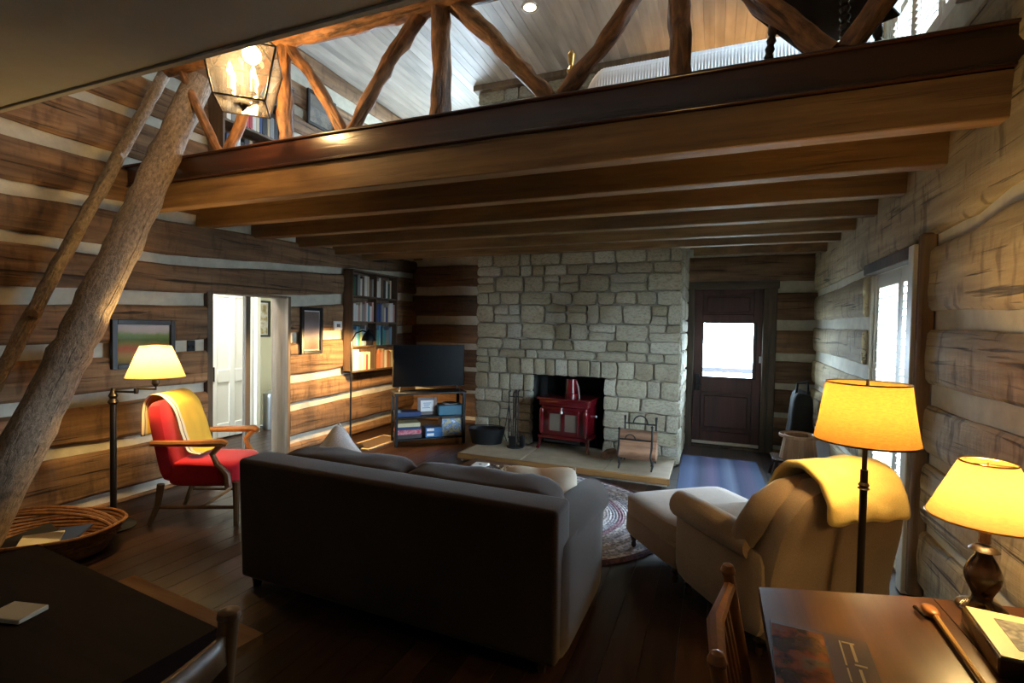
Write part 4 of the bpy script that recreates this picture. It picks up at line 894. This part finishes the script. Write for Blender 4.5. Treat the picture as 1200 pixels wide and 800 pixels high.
framed('framed_landscape', 'landscape painting of hills and red fields in a black frame above the swing arm lamp', (LX+.05, -4.135, 1.285), PI/2, .50, .40, .04, ('blackframe', 'pr_hill'), .035)
framed('framed_poster', 'tall pinkish poster in a black frame beside the doorway', (LX+.05, -2.26, 1.40), PI/2, .34, .55, .04, ('blackframe', 'pr_pink'), .035, .012)

# ------------------------------------------------------------------ swing arm lamp, red chair, basket at the left wall
sl = thing('swing_arm_floor_lamp', 'black swing arm floor lamp with cream cone shade beside the red chair', 'floor lamp', (-5.04, -4.65, 0))
MB().lathe([(.13, 0), (.135, .012), (.12, .03), (.06, .05), (.03, .08), (.016, .12)], 24).obj('base', 'leather', sl)
MB().tube([(0, 0, .08), (0, 0, .88)], .02, 12).lathe([(.02, .88), (.034, .9), (.02, .925), (.03, .945), (.018, .97), (.012, 1.0)], 14).obj('pole', 'bronze', sl)
MB().tube([(0, 0, .975), (.17, .05, .975), (.17, .05, 1.0), (.30, .10, 1.0), (.30, .10, 1.07)], .008).lathe([(.014, -.02), (.016, 0), (.014, .02)], 10, (.17, .05, .985)).lathe([(.012, 0), (.026, .02), (.02, .08)], 12, (.30, .10, 1.02)).obj('swing_arm', 'bronze', sl)
sh = MB().lathe([(.178, 1.085), (.093, 1.305)], 40, (.30, .10, 0), caps=False).obj('lamp_shade', 'shade_cream', sl)
MB().lathe([(.012, 1.09), (.03, 1.15), (.03, 1.19), (.01, 1.21)], 12, (.30, .10, 0)).obj('bulb', 'bulb', sl)
MB().tube([(.30+.092*math.cos(a), .10+.092*math.sin(a), 1.303) for a in [2*PI*k/24 for k in range(25)]], .003, 6).obj('shade_wire', 'brass', sl); MB().tube([(.30+.177*math.cos(a), .10+.177*math.sin(a), 1.086) for a in [2*PI*k/32 for k in range(33)]], .003, 6).obj('shade_wire', 'brass', sl); MB().tube([(.207, .10, 1.29), (.393, .10, 1.29)], .003, 6).obj('shade_wire', 'brass', sl)
light('swing_lamp_light', 'POINT', (-4.74, -4.55, 1.19), 120, WARM, shadow_soft_size=.045)
rc = thing('red_armchair', 'red upholstered armchair with bare wooden arms and legs by the swing arm lamp', 'chair', (-4.63, -4.17, 0), math.radians(-65))
MB().soft((0, .0, .37), (.47, .50, .19), 6, 6).obj('seat', 'red', rc)
MB().soft((0, -.28, .60), (.46, .12, .60), 6, 6, rot=(.20, 0, 0)).obj('backrest', 'red', rc)
for s in (-1, 1):
    MB().tube([(s*0.210, -.28, .30), (s*0.210, -.30, .15), (s*0.218, -.36, .0)], [.026, .022, .017], 8).obj('leg', 'chairwood', rc)
    MB().tube([(s*0.210, .25, .32), (s*0.210, .25, 0)], [.026, .018], 8).obj('leg', 'chairwood', rc)
    MB().tube([(s*0.235, -.33, .60), (s*0.252, -.15, .605), (s*0.265, .05, .61), (s*0.252, .17, .615), (s*0.244, .20, .60)], [.022, .022, .026, .03, .022], 8).obj('armrest', 'redwood', rc)
    MB().tube([(s*0.252, .16, .60), (s*0.248, .10, .53), (s*0.244, .13, .46), (s*0.239, .20, .38), (s*0.239, .21, .29)], [.022, .02, .02, .024, .026], 8).obj('arm_support', 'redwood', rc)
    MB().tube([(s*0.210, -.29, .13), (s*0.210, .25, .13)], .013, 8).obj('stretcher', 'chairwood', rc)
MB().tube([(-.20, 0, .13), (.20, 0, .13)], .013, 8).obj('cross_stretcher', 'chairwood', rc)
M['throw_stripe'] = stripes('striped_yellow_throw', [(0, (.78, .72, .55)), (.03, (.10, .05, .03)), (.045, (.80, .74, .58)), (.105, (.13, .06, .03)), (.12, (.74, .66, .45)), (.17, (.74, .47, .06))], 'x', -2.0, .29)
def drape(profile, x0, x1, nx, nl, wob, seed, slope=0):
    """cloth strip following a (y, z) profile, spread across x"""
    pts = [Vector((0, a, b)) for a, b in profile]; ls = [0]
    for a, b in zip(pts, pts[1:]): ls.append(ls[-1]+(b-a).length)
    rows = []
    for j in range(nl+1):
        t = ls[-1]*j/nl; i = max(k for k in range(len(pts)-1) if ls[k] <= t+1e-9); p = pts[i].lerp(pts[i+1], (t-ls[i])/(ls[i+1]-ls[i]))
        rows.append([(x0+(x1-x0)*k/nx, p.y+wob*nz(k*.35, j*.35, seed), p.z+wob*nz(k*.35, j*.35, seed+4)) for k in range(nx+1)])
    return MB().sheet(rows)
ty = drape([(-.47, .62), (-.475, .76), (-.46, .88), (-.41, .935), (-.34, .93), (-.265, .86), (-.215, .72), (-.17, .56), (-.15, .50), (-.10, .49), (-.06, .488)], -.235, .13, 14, 26, .010, 3).obj('striped_throw', 'throw_stripe', None, (rc.location.x, rc.location.y, 0), (0, 0, math.radians(-65)))
tag(ty, 'yellow wool throw with white and brown border stripes over the red chair back', 'throw'); sub(solid(ty, .008, 1), 1)
bk = thing('twig_basket', 'low twig basket with looped handle holding magazines, on the floor at left', 'basket', (-4.99, -5.06, 0), math.radians(30))
mb = MB()
for j in range(9):
    z = .02+.018*j; r = .25+.010*j
    mb.tube([(r*1.28*math.cos(a), r*math.sin(a), z+.012*abs(math.cos(a))**2*(j/8)+.004*math.sin(5*a+j)) for a in [2*PI*k/36 for k in range(37)]], .011, 6, .25, j)
mb.obj('woven_sides', 'wicker', bk); MB().lathe([(.26, .004), (.26, .02)], 30, sx=1.25).obj('bottom', 'wicker', bk)
for k in range(3): MB().tube([(.40*math.cos(a)+.006*k, (.28+.008*k)*0+.02*k-.02, .13+(.13+.012*k)*math.sin(a)) for a in [PI*i/18 for i in range(19)]], .011, 7, .2, k).obj('handle_loop', 'wicker', bk)
for n, (c, l, x, y, z, r) in enumerate((('book_navy blue', 'dark magazine lying in the twig basket', .06, .05, .075, .5), ('book_cream', 'cream covered magazine on top in the twig basket', .12, -.10, .10, .9), ('book_black', 'black covered magazine leaning at the side of the twig basket', -.08, -.06, .09, -.2))):
    o = MB().b2((-.10, -.14, 0), (.10, .14, .012), bev=.002).obj('magazine', c, None, (bk.location.x+x, bk.location.y+y, z), (.18, .12*(n-1), r)); tag(o, l, 'magazine', 'magazines in the twig basket')

# ------------------------------------------------------------------ rug, sofa, cushions, coffee table
mb = MB(); uv = mb.bm.loops.layers.uv.new('UVMap'); nr, na = 56, 128; grid = []
for i in range(nr*2+1):
    r = i/(nr*2); row = []
    for k in range(na):
        a = 2*PI*k/na; ro = 1+.0035*math.sin(a*9+1)
        row.append(mb.bm.verts.new((1.37*r*ro*math.cos(a), 1.06*r*ro*math.sin(a), .012+(.006 if i % 2 else 0) if i < nr*2 else .001)))
    grid.append(row)
for i in range(nr*2):
    for k in range(na):
        f = mb.bm.faces.new((grid[i][k], grid[i][(k+1) % na], grid[i+1][(k+1) % na], grid[i+1][k])) if i else None
        if f:
            for lp, (u, v) in zip(f.loops, ((i, k), (i, k+1), (i+1, k+1), (i+1, k))): lp[uv].uv = (u/(nr*2), v/na)
rg = mb.obj('braided_rug', 'rug', None, (-2.70, -3.02, .001), (0, 0, 0)); tag(rg, 'large oval braided rug in greys and pinks under the coffee table', 'rug')
so_ = thing('sofa', 'large dark brown fabric sofa seen from behind in the centre of the room', 'sofa', (-2.62, -4.88, 0), math.radians(-1.0))
MB().box((0, .10, .39), (1.86, .19, .67), rot=(.03, 0, 0), bev=.028, seg=4).obj('back_frame', 'sofa', so_)
MB().soft((0, .44, .20), (1.66, .70, .30), 12, 6).obj('seat_base', 'sofa', so_)
for s in (-1, 1):
    MB().soft((s*.86, .45, .30), (.17, .80, .54), 9, 6).obj('arm_panel', 'sofa', so_)
    MB().tube([(s*.835, .06, .525), (s*.84, .25, .53), (s*.855, .60, .535), (s*.87, .83, .53), (s*.87, .865, .525)], [.092, .10, .104, .10, .07], 16).obj('arm_roll', 'sofa', so_)
    MB().soft((s*.40, .56, .42), (.79, .62, .17), 6, 6, wob=.01, seed=s).obj('seat_cushion', 'sofa', so_)
    MB().soft((s*.425, .315, .535), (.86, .24, .40), 8, 8, rot=(.08, 0, 0), wob=.025, seed=s*3).obj('back_cushion', 'sofa', so_)
    for t in (.06, .80): MB().lathe([(.022, 0), (.03, .06)], 10, (s*.85, t, 0)).obj('foot', 'turned', so_)
M['pil_brown'] = stripes('cream_and_brown_striped_cotton', [(0, (.66, .58, .46)), (.35, (.72, .66, .55)), (.48, (.40, .22, .11)), (.6, (.50, .32, .18)), (.75, (.62, .50, .36)), (1, (.68, .6, .48))], 'x', 2.6, .5, 'LINEAR', wob=.12)
def pillow(name, mat, label, loc, rot, sz, trim='white'):
    t = thing(name, label, 'cushion', loc, 0, 'throw pillows on the sofa'); t.rotation_euler = rot
    MB().soft((0, 0, 0), (sz, .20, sz), 7, 8, pinch=.10).obj('cover', mat, t)
    h = sz/2*1.04
    MB().tube([(h*x, 0, h*z) for x, z in ((-1, -1), (-.9, 0), (-1, 1), (0, .92), (1, 1), (.92, 0), (1, -1), (0, -.92), (-1, -1))], .006, 6).obj('piping', trim, t)
pillow('throw_pillow', 'pil_brown', 'cream and brown striped throw pillow standing at the right end of the sofa', (-1.95, -4.34, .535), (-.42, .05, .50), .38, 'pil_brown')
M['pil_white'] = fabric('white_cotton', (.70, .68, .66))
pillow('throw_pillow', 'pil_white', 'plain white throw pillow at the left end of the sofa', (-3.36, -4.30, .60), (-.3, .62, -.25), .32, 'pil_white')
ct = thing('coffee_table', 'low brown wooden trunk style coffee table on the braided rug', 'coffee table', (-2.50, -3.50, .019), math.radians(-5))
MB().b2((-.41, -.235, .37), (.41, .235, .40), bev=.006).obj('top', 'tablebrown', ct); MB().b2((-.385, -.21, .05), (.385, .21, .37), bev=.004).obj('body', 'tablebrown', ct)
for a in (-1, 1):
    for b in (-1, 1): MB().b2((a*.37-.025, b*.195-.025, 0), (a*.37+.025, b*.195+.025, .37), bev=.003).obj('leg', 'tablebrown', ct)
for i, (x, y, l) in enumerate(((-2.73, -3.46, 'white card box at the left end of the coffee table'), (-2.335, -3.52, 'white card box at the right end of the coffee table'))):
    t = thing('card_box', l, 'box', (x, y, .420), .1, 'white boxes on the coffee table'); MB().b2((-.055, -.06, 0), (.055, .06, .022), bev=.003).obj('box', 'white', t); MB().lathe([(.012, .022), (.012, .0235)], 12).obj('dot', 'gdark', t)
cbd = thing('tile_game', 'dark patterned game tray with small tiles in the middle of the coffee table', 'game', (-2.535, -3.49, .420), -.1)
MB().b2((-.14, -.085, 0), (.14, .085, .012), bev=.003).obj('tray', 'gdark', cbd)
tm = MB().b2((-.008, -.008, 0), (.008, .008, .006)).mesh('tile', 'gcream', False); tm2 = MB().b2((-.008, -.008, 0), (.008, .008, .006)).mesh('tile', 'greyframe', False)
rt = random.Random(3)
for i in range(12):
    for j in range(7):
        if rt.random() < .62: link('tile', rt.choice((tm, tm2, tm2)), cbd, (-.12+.0218*i, -.066+.022*j, .012), (0, 0, rt.uniform(-.2, .2)))

# ------------------------------------------------------------------ armchair, ottoman, throw
RA = math.radians(36.9)
ac = thing('armchair', 'beige upholstered armchair with rolled arms facing the stove', 'armchair', (-.80, -3.93, 0), RA)
MB().soft((0, .0, .25), (.70, .62, .28), 10, 6).obj('seat_base', 'beige', ac); MB().soft((0, .06, .42), (.50, .54, .15), 5, 6).obj('seat_cushion', 'beige', ac)
mb = MB(); arch = [(-.365, .11), (-.375, .40), (-.37, .58), (-.34, .71), (-.28, .80), (-.19, .85), (0, .87), (.19, .85), (.28, .80), (.34, .71), (.37, .58), (.375, .40), (.365, .11)]
rows = []
for f, y0 in ((.90, -.17), (.97, -.19), (1, -.22), (1, -.30), (.97, -.335), (.88, -.35)): rows.append([(x*f*.95, y0-.13*max(0, (z-.2))**1.2/.6, .11+(z-.11)*.97*(.5+.5*f)) for x, z in arch])
mb.sheet(rows); mb.bm.verts.ensure_lookup_table(); n = len(arch)
mb.bm.faces.new([mb.bm.verts[i] for i in range(n)]); mb.bm.faces.new([mb.bm.verts[5*n+i] for i in range(n)][::-1])
mb.obj('backrest', 'beige', ac)
MB().tube([(x, y, z) for x, y, z in [(-.33, -.14, .46), (-.345, -.20, .52), (-.345, -.25, .60), (-.315, -.285, .69), (-.24, -.315, .755), (-.12, -.325, .78), (0, -.33, .785), (.12, -.325, .78), (.24, -.315, .755), (.315, -.285, .69), (.345, -.25, .60), (.345, -.20, .52), (.33, -.14, .46)]], [.055, .066, .07, .07, .068, .066, .066, .066, .068, .07, .07, .066, .055], 14).obj('back_roll', 'beige', ac)
for s in (-1, 1):
    MB().soft((s*.325, -.01, .30), (.12, .66, .40), 8, 6).obj('arm_panel', 'beige', ac)
    MB().tube([(s*.345, .33, .49), (s*.345, .315, .50), (s*.345, .1, .505), (s*.345, -.1, .505), (s*.34, -.26, .50)], [.05, .075, .078, .076, .07], 16).obj('arm_roll', 'beige', ac)
    for t in (-1, 1):
        MB().lathe([(.016, 0), (.02, .02), (.014, .04), (.028, .07), (.018, .09), (.03, .12)], 12, (s*.31, t*.27, 0)).obj('leg', 'turned', ac)
ya = drape([(-.515, .69), (-.515, .73), (-.505, .78), (-.46, .85), (-.38, .885), (-.30, .87), (-.24, .80), (-.21, .70)], -.225, .20, 14, 26, .015, 7).obj('folded_throw', 'paleyellow', None, ac.location, (0, 0, RA))
tag(ya, 'thick folded pale yellow wool throw hanging over the armchair back', 'throw'); sub(solid(ya, .035, 1), 1)
ot = thing('ottoman', 'square beige upholstered ottoman on turned legs in front of the armchair', 'ottoman', (-1.175, -3.42, .01), math.radians(38))
MB().soft((0, 0, .295), (.78, .60, .14), 9, 7).obj('cushion', 'beige', ot); MB().soft((0, 0, .17), (.77, .59, .16), 14, 6).obj('base', 'beige', ot)
for s in (-1, 1):
    for t in (-1, 1): MB().lathe([(.012, 0), (.018, .02), (.013, .04), (.027, .075), (.017, .095), (.03, .125)], 12, (s*.33, t*.24, 0)).obj('leg', 'turned', ot)

# ------------------------------------------------------------------ floor lamp on the right
fb = thing('burlap_shade_floor_lamp', 'black floor lamp with wide burlap shade behind the armchair', 'floor lamp', (-.548, -4.50, 0))
MB().lathe([(.14, 0), (.145, .012), (.12, .03), (.04, .05), (.02, .09)], 24).obj('base', 'bronze', fb)
MB().tube([(0, 0, .06), (0, 0, .94)], .0135, 12).lathe([(.014, .86), (.022, .865), (.014, .872), (.02, .88), (.014, .89)], 12).tube([(0, 0, .94), (0, 0, 1.13)], .009, 8).obj('pole', 'bronze', fb)
MB().lathe([(.178, 1.055), (.170, 1.09), (.160, 1.15), (.150, 1.22), (.142, 1.285)], 40, caps=False).obj('lamp_shade', 'shade_burlap', fb)
MB().lathe([(.012, 1.11), (.03, 1.17), (.03, 1.20), (.01, 1.225)], 12).obj('bulb', 'bulb', fb)
MB().tube([(.142*math.cos(a), .142*math.sin(a), 1.285) for a in [2*PI*k/32 for k in range(33)]], .003, 6).obj('shade_wire', 'bronze', fb); MB().tube([(.178*math.cos(a), .178*math.sin(a), 1.056) for a in [2*PI*k/32 for k in range(33)]], .0035, 6).obj('shade_wire', 'bronze', fb); MB().tube([(-.142, 0, 1.27), (.142, 0, 1.27)], .003, 6).obj('shade_wire', 'bronze', fb); MB().tube([(0, 0, 1.10), (0, 0, 1.30)], .005, 6).obj('shade_wire', 'bronze', fb)
light('floor_lamp_light', 'POINT', (-.548, -4.50, 1.19), 62, WARM, shadow_soft_size=.045)

# ------------------------------------------------------------------ desk with its things, at lower right
DZ = .72
dk = thing('desk', 'polished brown wooden desk against the right log wall', 'desk', (0, 0, 0))
MB().prism([(-.97, -5.215), (-.51, -5.075), (-.475, -6.35), (-.97, -6.45)], DZ-.035, DZ).obj('top_board', 'desk', dk, smooth=False)
MB().prism([(-.506, -5.075), (-.085, -4.99), (-.085, -6.30), (-.471, -6.35)], DZ-.035, DZ-.001).obj('top_board', 'desk', dk, smooth=False)
MB().prism([(-.93, -5.26), (-.11, -5.06), (-.11, -5.10), (-.93, -5.30)], DZ-.16, DZ-.035).prism([(-.93, -5.26), (-.90, -5.26), (-.90, -6.35), (-.93, -6.35)], DZ-.16, DZ-.035).obj('apron', 'desk', dk, smooth=False)
for x, y in ((-.90, -5.30), (-.13, -5.12), (-.90, -6.33), (-.13, -6.2)): MB().b2((x-.03, y-.03, 0), (x+.03, y+.03, DZ-.035), bev=.005).obj('leg', 'desk', dk)
tl = thing('table_lamp', 'dark turned wood table lamp with glowing gold shade on the desk', 'table lamp', (-.408, -5.10, DZ))
MB().lathe([(.052, 0), (.057, .006), (.054, .014), (.044, .02), (.03, .025), (.023, .033), (.022, .042), (.027, .055), (.034, .07), (.039, .083), (.041, .095), (.040, .108), (.036, .122), (.029, .138), (.022, .150), (.018, .158), (.017, .165)], 32).obj('body', 'turned', tl)
MB().lathe([(.017, .165), (.034, .169), (.026, .178), (.014, .183)], 20).obj('collar', 'bronze', tl); MB().lathe([(.014, .19), (.013, .225)], 12).obj('socket', 'turned', tl)
MB().lathe([(.130, .255), (.062, .412)], 40, caps=False).obj('lamp_shade', 'shade_gold', tl); MB().lathe([(.01, .23), (.026, .28), (.026, .31), (.008, .335)], 12).obj('bulb', 'bulb', tl)
MB().tube([(.062*math.cos(a), .062*math.sin(a), .412) for a in [2*PI*k/24 for k in range(25)]], .0025, 6).obj('shade_wire', 'brass', tl); MB().tube([(.13*math.cos(a), .13*math.sin(a), .256) for a in [2*PI*k/32 for k in range(33)]], .0025, 6).obj('shade_wire', 'brass', tl); MB().tube([(-.06, 0, .405), (.06, 0, .405)], .002, 6).obj('shade_wire', 'brass', tl); MB().tube([(0, 0, .33), (0, 0, .41)], .003, 6).obj('shade_wire', 'brass', tl)
light('table_lamp_light', 'POINT', (-.408, -5.10, DZ+.315), 34, WARM, shadow_soft_size=.04)
pf = thing('box_frame_photo', 'deep dark box frame with cream border and small photograph, lying on the desk', 'picture', (-.345, -5.33, DZ), math.radians(-5))
MB().b2((-.155, -.12, 0), (.155, .12, .045), bev=.004).obj('box_frame', 'turned', pf); MB().b2((-.148, -.113, .045), (.148, .113, .049)).obj('border', 'gcream', pf, smooth=False)
M['pr_photo'] = print_mat('green_and_grey_photograph', [(.16, .2, .03), (.3, .3, .27), (.05, .05, .06), (.36, .33, .32)], 22)
MB().b2((-.105, -.072, .049), (.105, .072, .051)).obj('print', 'pr_photo', pf, smooth=False)
sk = thing('wooden_stick', 'slender yellow wooden stick with broad reddish carved head, lying beside the box frame', 'stick', (-.548, -5.20, DZ+.012), math.radians(-3))
MB().tube([(0, -.02, 0), (.004, -.2, .0), (.01, -.50, .0)], [.007, .006, .005], 8).obj('shaft', 'yellowwood', sk); MB().soft((-.004, .01, .0), (.035, .06, .022), 3, 4).obj('head', 'redwood', sk); MB().tube([(-.035, .02, -.002), (-.025, -.03, 0)], [.006, .004], 6).obj('hook', 'turned', sk)
M['pr_mag'] = print_mat('dark_magazine_cover', [(.01, .012, .02), (.05, .04, .05), (.012, .012, .02), (.16, .05, .03), (.10, .09, .10), (.01, .01, .015)], 16, .22)
mgz = thing('magazine', 'dark glossy magazine with white lettering, lying on the desk', 'magazine', (-.862, -5.56, DZ), math.radians(-3))
MB().b2((-.105, -.15, 0), (.105, .15, .008), bev=.001).obj('cover', 'gdark', mgz, smooth=False); MB().b2((-.103, -.148, .008), (.012, .135, .0085)).obj('cover_picture', 'pr_mag', mgz, smooth=False)
mb = MB()
for x, y, dx, dy in ((.068, .085, .006, .075), (.062, .122, .026, .006), (.045, .075, .0035, .10), (.045, -.01, .0035, .05), (.074, .035, .024, .006), (.070, -.01, .006, .06), (.074, -.045, .024, .006), (.066, -.10, .006, .07), (.045, -.09, .0035, .06)): mb.b2((x-dx/2, y-dy/2, .008), (x+dx/2, y+dy/2, .0087))
mb.obj('cover_lettering', 'gcream', mgz, smooth=False, label='pale lettering running down the cover')
# ------------------------------------------------------------------ chairs and table near the viewer
sc_ = thing('spindle_back_chair', 'orange brown spindle back chair at the left side of the desk', 'chair', (-1.03, -5.713, 0), math.radians(-94))
MB().soft((0, .20, .44), (.42, .42, .04), 8, 5).obj('seat', 'redwood', sc_)
for s in (-1, 1):
    MB().tube([(s*.18, .02, .44), (s*.185, -.01, .66), (s*.19, -.05, .88)], [.016, .017, .014], 10).lathe([(.014, 0), (.018, .012), (.012, .026), (.0, .032)], 10, (s*.19, -.05, .875)).obj('back_post', 'redwood', sc_)
    MB().tube([(s*.17, .03, .43), (s*.2, .0, 0)], [.018, .013], 8).obj('leg', 'redwood', sc_); MB().tube([(s*.17, .36, .43), (s*.2, .40, 0)], [.018, .013], 8).obj('leg', 'redwood', sc_)
MB().tube([(-.19, -.045, .85), (0, -.065, .855), (.19, -.045, .85)], [.014, .018, .014], 8).obj('crest_rail', 'redwood', sc_); MB().tube([(-.185, .0, .58), (.185, .0, .58)], .011, 8).obj('lower_rail', 'redwood', sc_)
spm = MB().tube([(0, -.0, .58), (0, -.03, .72), (0, -.055, .85)], [.006, .009, .006], 8).mesh('spindle', 'redwood')
for k in range(6): link('spindle', spm, sc_, (-.135+.054*k, 0, 0))
tb = thing('dining_table', 'dark heavy wooden table filling the lower left corner', 'table', (0, 0, 0))
MB().prism([(-3.12, -5.95), (-2.19, -6.03), (-2.24, -7.2), (-3.25, -7.1)], .70, .75).obj('tabletop', 'darktable', tb, smooth=False)
MB().prism([(-3.05, -6.02), (-2.27, -6.09), (-2.31, -7.1), (-3.15, -7.0)], .60, .70).obj('apron', 'darktable', tb, smooth=False)
for x, y in ((-3.0, -6.1), (-2.32, -6.16), (-2.36, -7.04), (-3.08, -6.95)): MB().lathe([(.03, 0), (.04, .1), (.03, .2), (.045, .45), (.04, .60)], 14, (x, y, 0)).obj('leg', 'darktable', tb)
cd = tag(MB().b2((-.05, -.035, 0), (.05, .035, .012), bev=.002).obj('note_card', 'book_cream', None, (-2.68, -6.19, .75), (0, 0, .25)), 'small pale card lying on the dark table', 'card')
bn = thing('bench', 'narrow honey coloured wooden bench along the far side of the dark table', 'bench', (0, 0, 0))
MB().prism([(-3.26, -5.575), (-2.47, -5.65), (-2.50, -5.86), (-3.29, -5.79)], .415, .45).obj('seat_board', 'bench', bn, smooth=False)
for x in (-3.1, -2.6): MB().b2((x-.02, -5.80+(-.07*(x+3.1)), 0), (x+.02, -5.64-.08*(x+3.1), .415)).obj('leg_board', 'bench', bn)
lc = thing('ladder_back_chair', 'light wooden chair with round capped posts at the end of the dark table', 'chair', (-2.02, -6.34, 0), math.radians(90+6))
MB().soft((0, .22, .44), (.42, .42, .04), 8, 5).obj('seat', 'chairwood', lc)
for s in (-1, 1):
    MB().tube([(s*.19, .02, 0), (s*.19, .01, .46), (s*.195, -.03, .88)], [.015, .021, .020], 12).lathe([(.02, 0), (.023, .004), (.021, .014), (.012, .019), (0, .02)], 12, (s*.195, -.03, .878)).obj('back_post', 'chairwood', lc)
    MB().tube([(s*.18, .40, 0), (s*.18, .40, .43)], [.014, .018], 8).obj('leg', 'chairwood', lc)
    MB().tube([(s*.19, .02, .2), (s*.18, .40, .2)], .010, 8).obj('stretcher', 'chairwood', lc)
for z in (.82, .66, .54):
    MB().sheet([[(x, -.03-.03*math.cos(x/.19*PI/2)-(z-.8)*-.0, z+dz+.012*math.cos(x/.19*PI/2)*(1 if dz > 0 else 0)) for x in [-.185+.37*k/10 for k in range(11)]] for dz in (-.03, .03)]).obj('ladder_slat', 'chairwood', lc)
for o in [c for c in lc.children if c.name.startswith('ladder_slat')]: solid(o, .012)

# ------------------------------------------------------------------ entry corner: mat, stool, basket, bag
em = tag(MB().b2((-.40, -.72, 0), (.40, .72, .012), bev=.004).obj('entry_mat', stripes('blue_striped_rag_rug', [(0, (.03, .05, .12)), (.15, (.07, .10, .2)), (.25, (.03, .04, .09)), (.4, (.10, .08, .16)), (.5, (.04, .06, .14)), (.62, (.12, .15, .24)), (.7, (.03, .04, .1)), (.85, (.08, .07, .15)), (.93, (.05, .08, .16))], 'x', 1.25, .5, 'LINEAR', wob=.02), None, (-1.02, -1.32, .001), (0, 0, .02)), 'dark blue striped rag rug in front of the dark door', 'rug')
sb = thing('entry_stool', 'low dark wooden stool under the chip basket beside the door', 'stool', (-.30, -1.12, 0))
MB().b2((-.24, -.17, .19), (.24, .17, .215), bev=.005).obj('seat', 'turned', sb)
for a in (-1, 1):
    for b in (-1, 1): MB().tube([(a*.2, b*.13, .19), (a*.24, b*.15, 0)], [.016, .012], 8).obj('leg', 'turned', sb)
cb_ = thing('chip_basket', 'round wooden chip basket on the dark stool beside the door', 'basket', (-.30, -1.14, .217))
MB().lathe([(.125, 0), (.13, .004)], 24).obj('bottom', 'chip', cb_)
for k in range(20):
    a = 2*PI*k/20; MB().box((.148*math.cos(a), .148*math.sin(a), .122), (.048, .006, .245), rot=(-.16, 0, a+PI/2)).obj('stave', 'chip', cb_, smooth=False)
for z, r in ((.02, .136), (.235, .176)): MB().lathe([(r, z-.014), (r+.006, z-.012), (r+.006, z+.012), (r, z+.014)], 28, caps=False).obj('hoop', 'chip', cb_)
bgp = thing('black_bag', 'black bag leaning in the dark corner behind the chip basket', 'bag', (-.205, -.55, .0))
MB().soft((0, 0, .42), (.24, .28, .84), 4, 7, wob=.06, seed=3).obj('body', 'leather', bgp); MB().tube([(-.06, -.04, .80), (-.05, -.05, .93), (.05, -.03, .95), (.06, 0, .80)], .014, 8).obj('strap', 'leather', bgp)
pp = tag(MB().b2((-.002, -.09, 0), (.002, .09, .26)).obj('paper_sheet', 'white', None, (-.085, -1.12, .22), (0, -.05, .5)), 'white paper leaning on the log wall behind the chip basket', 'paper')
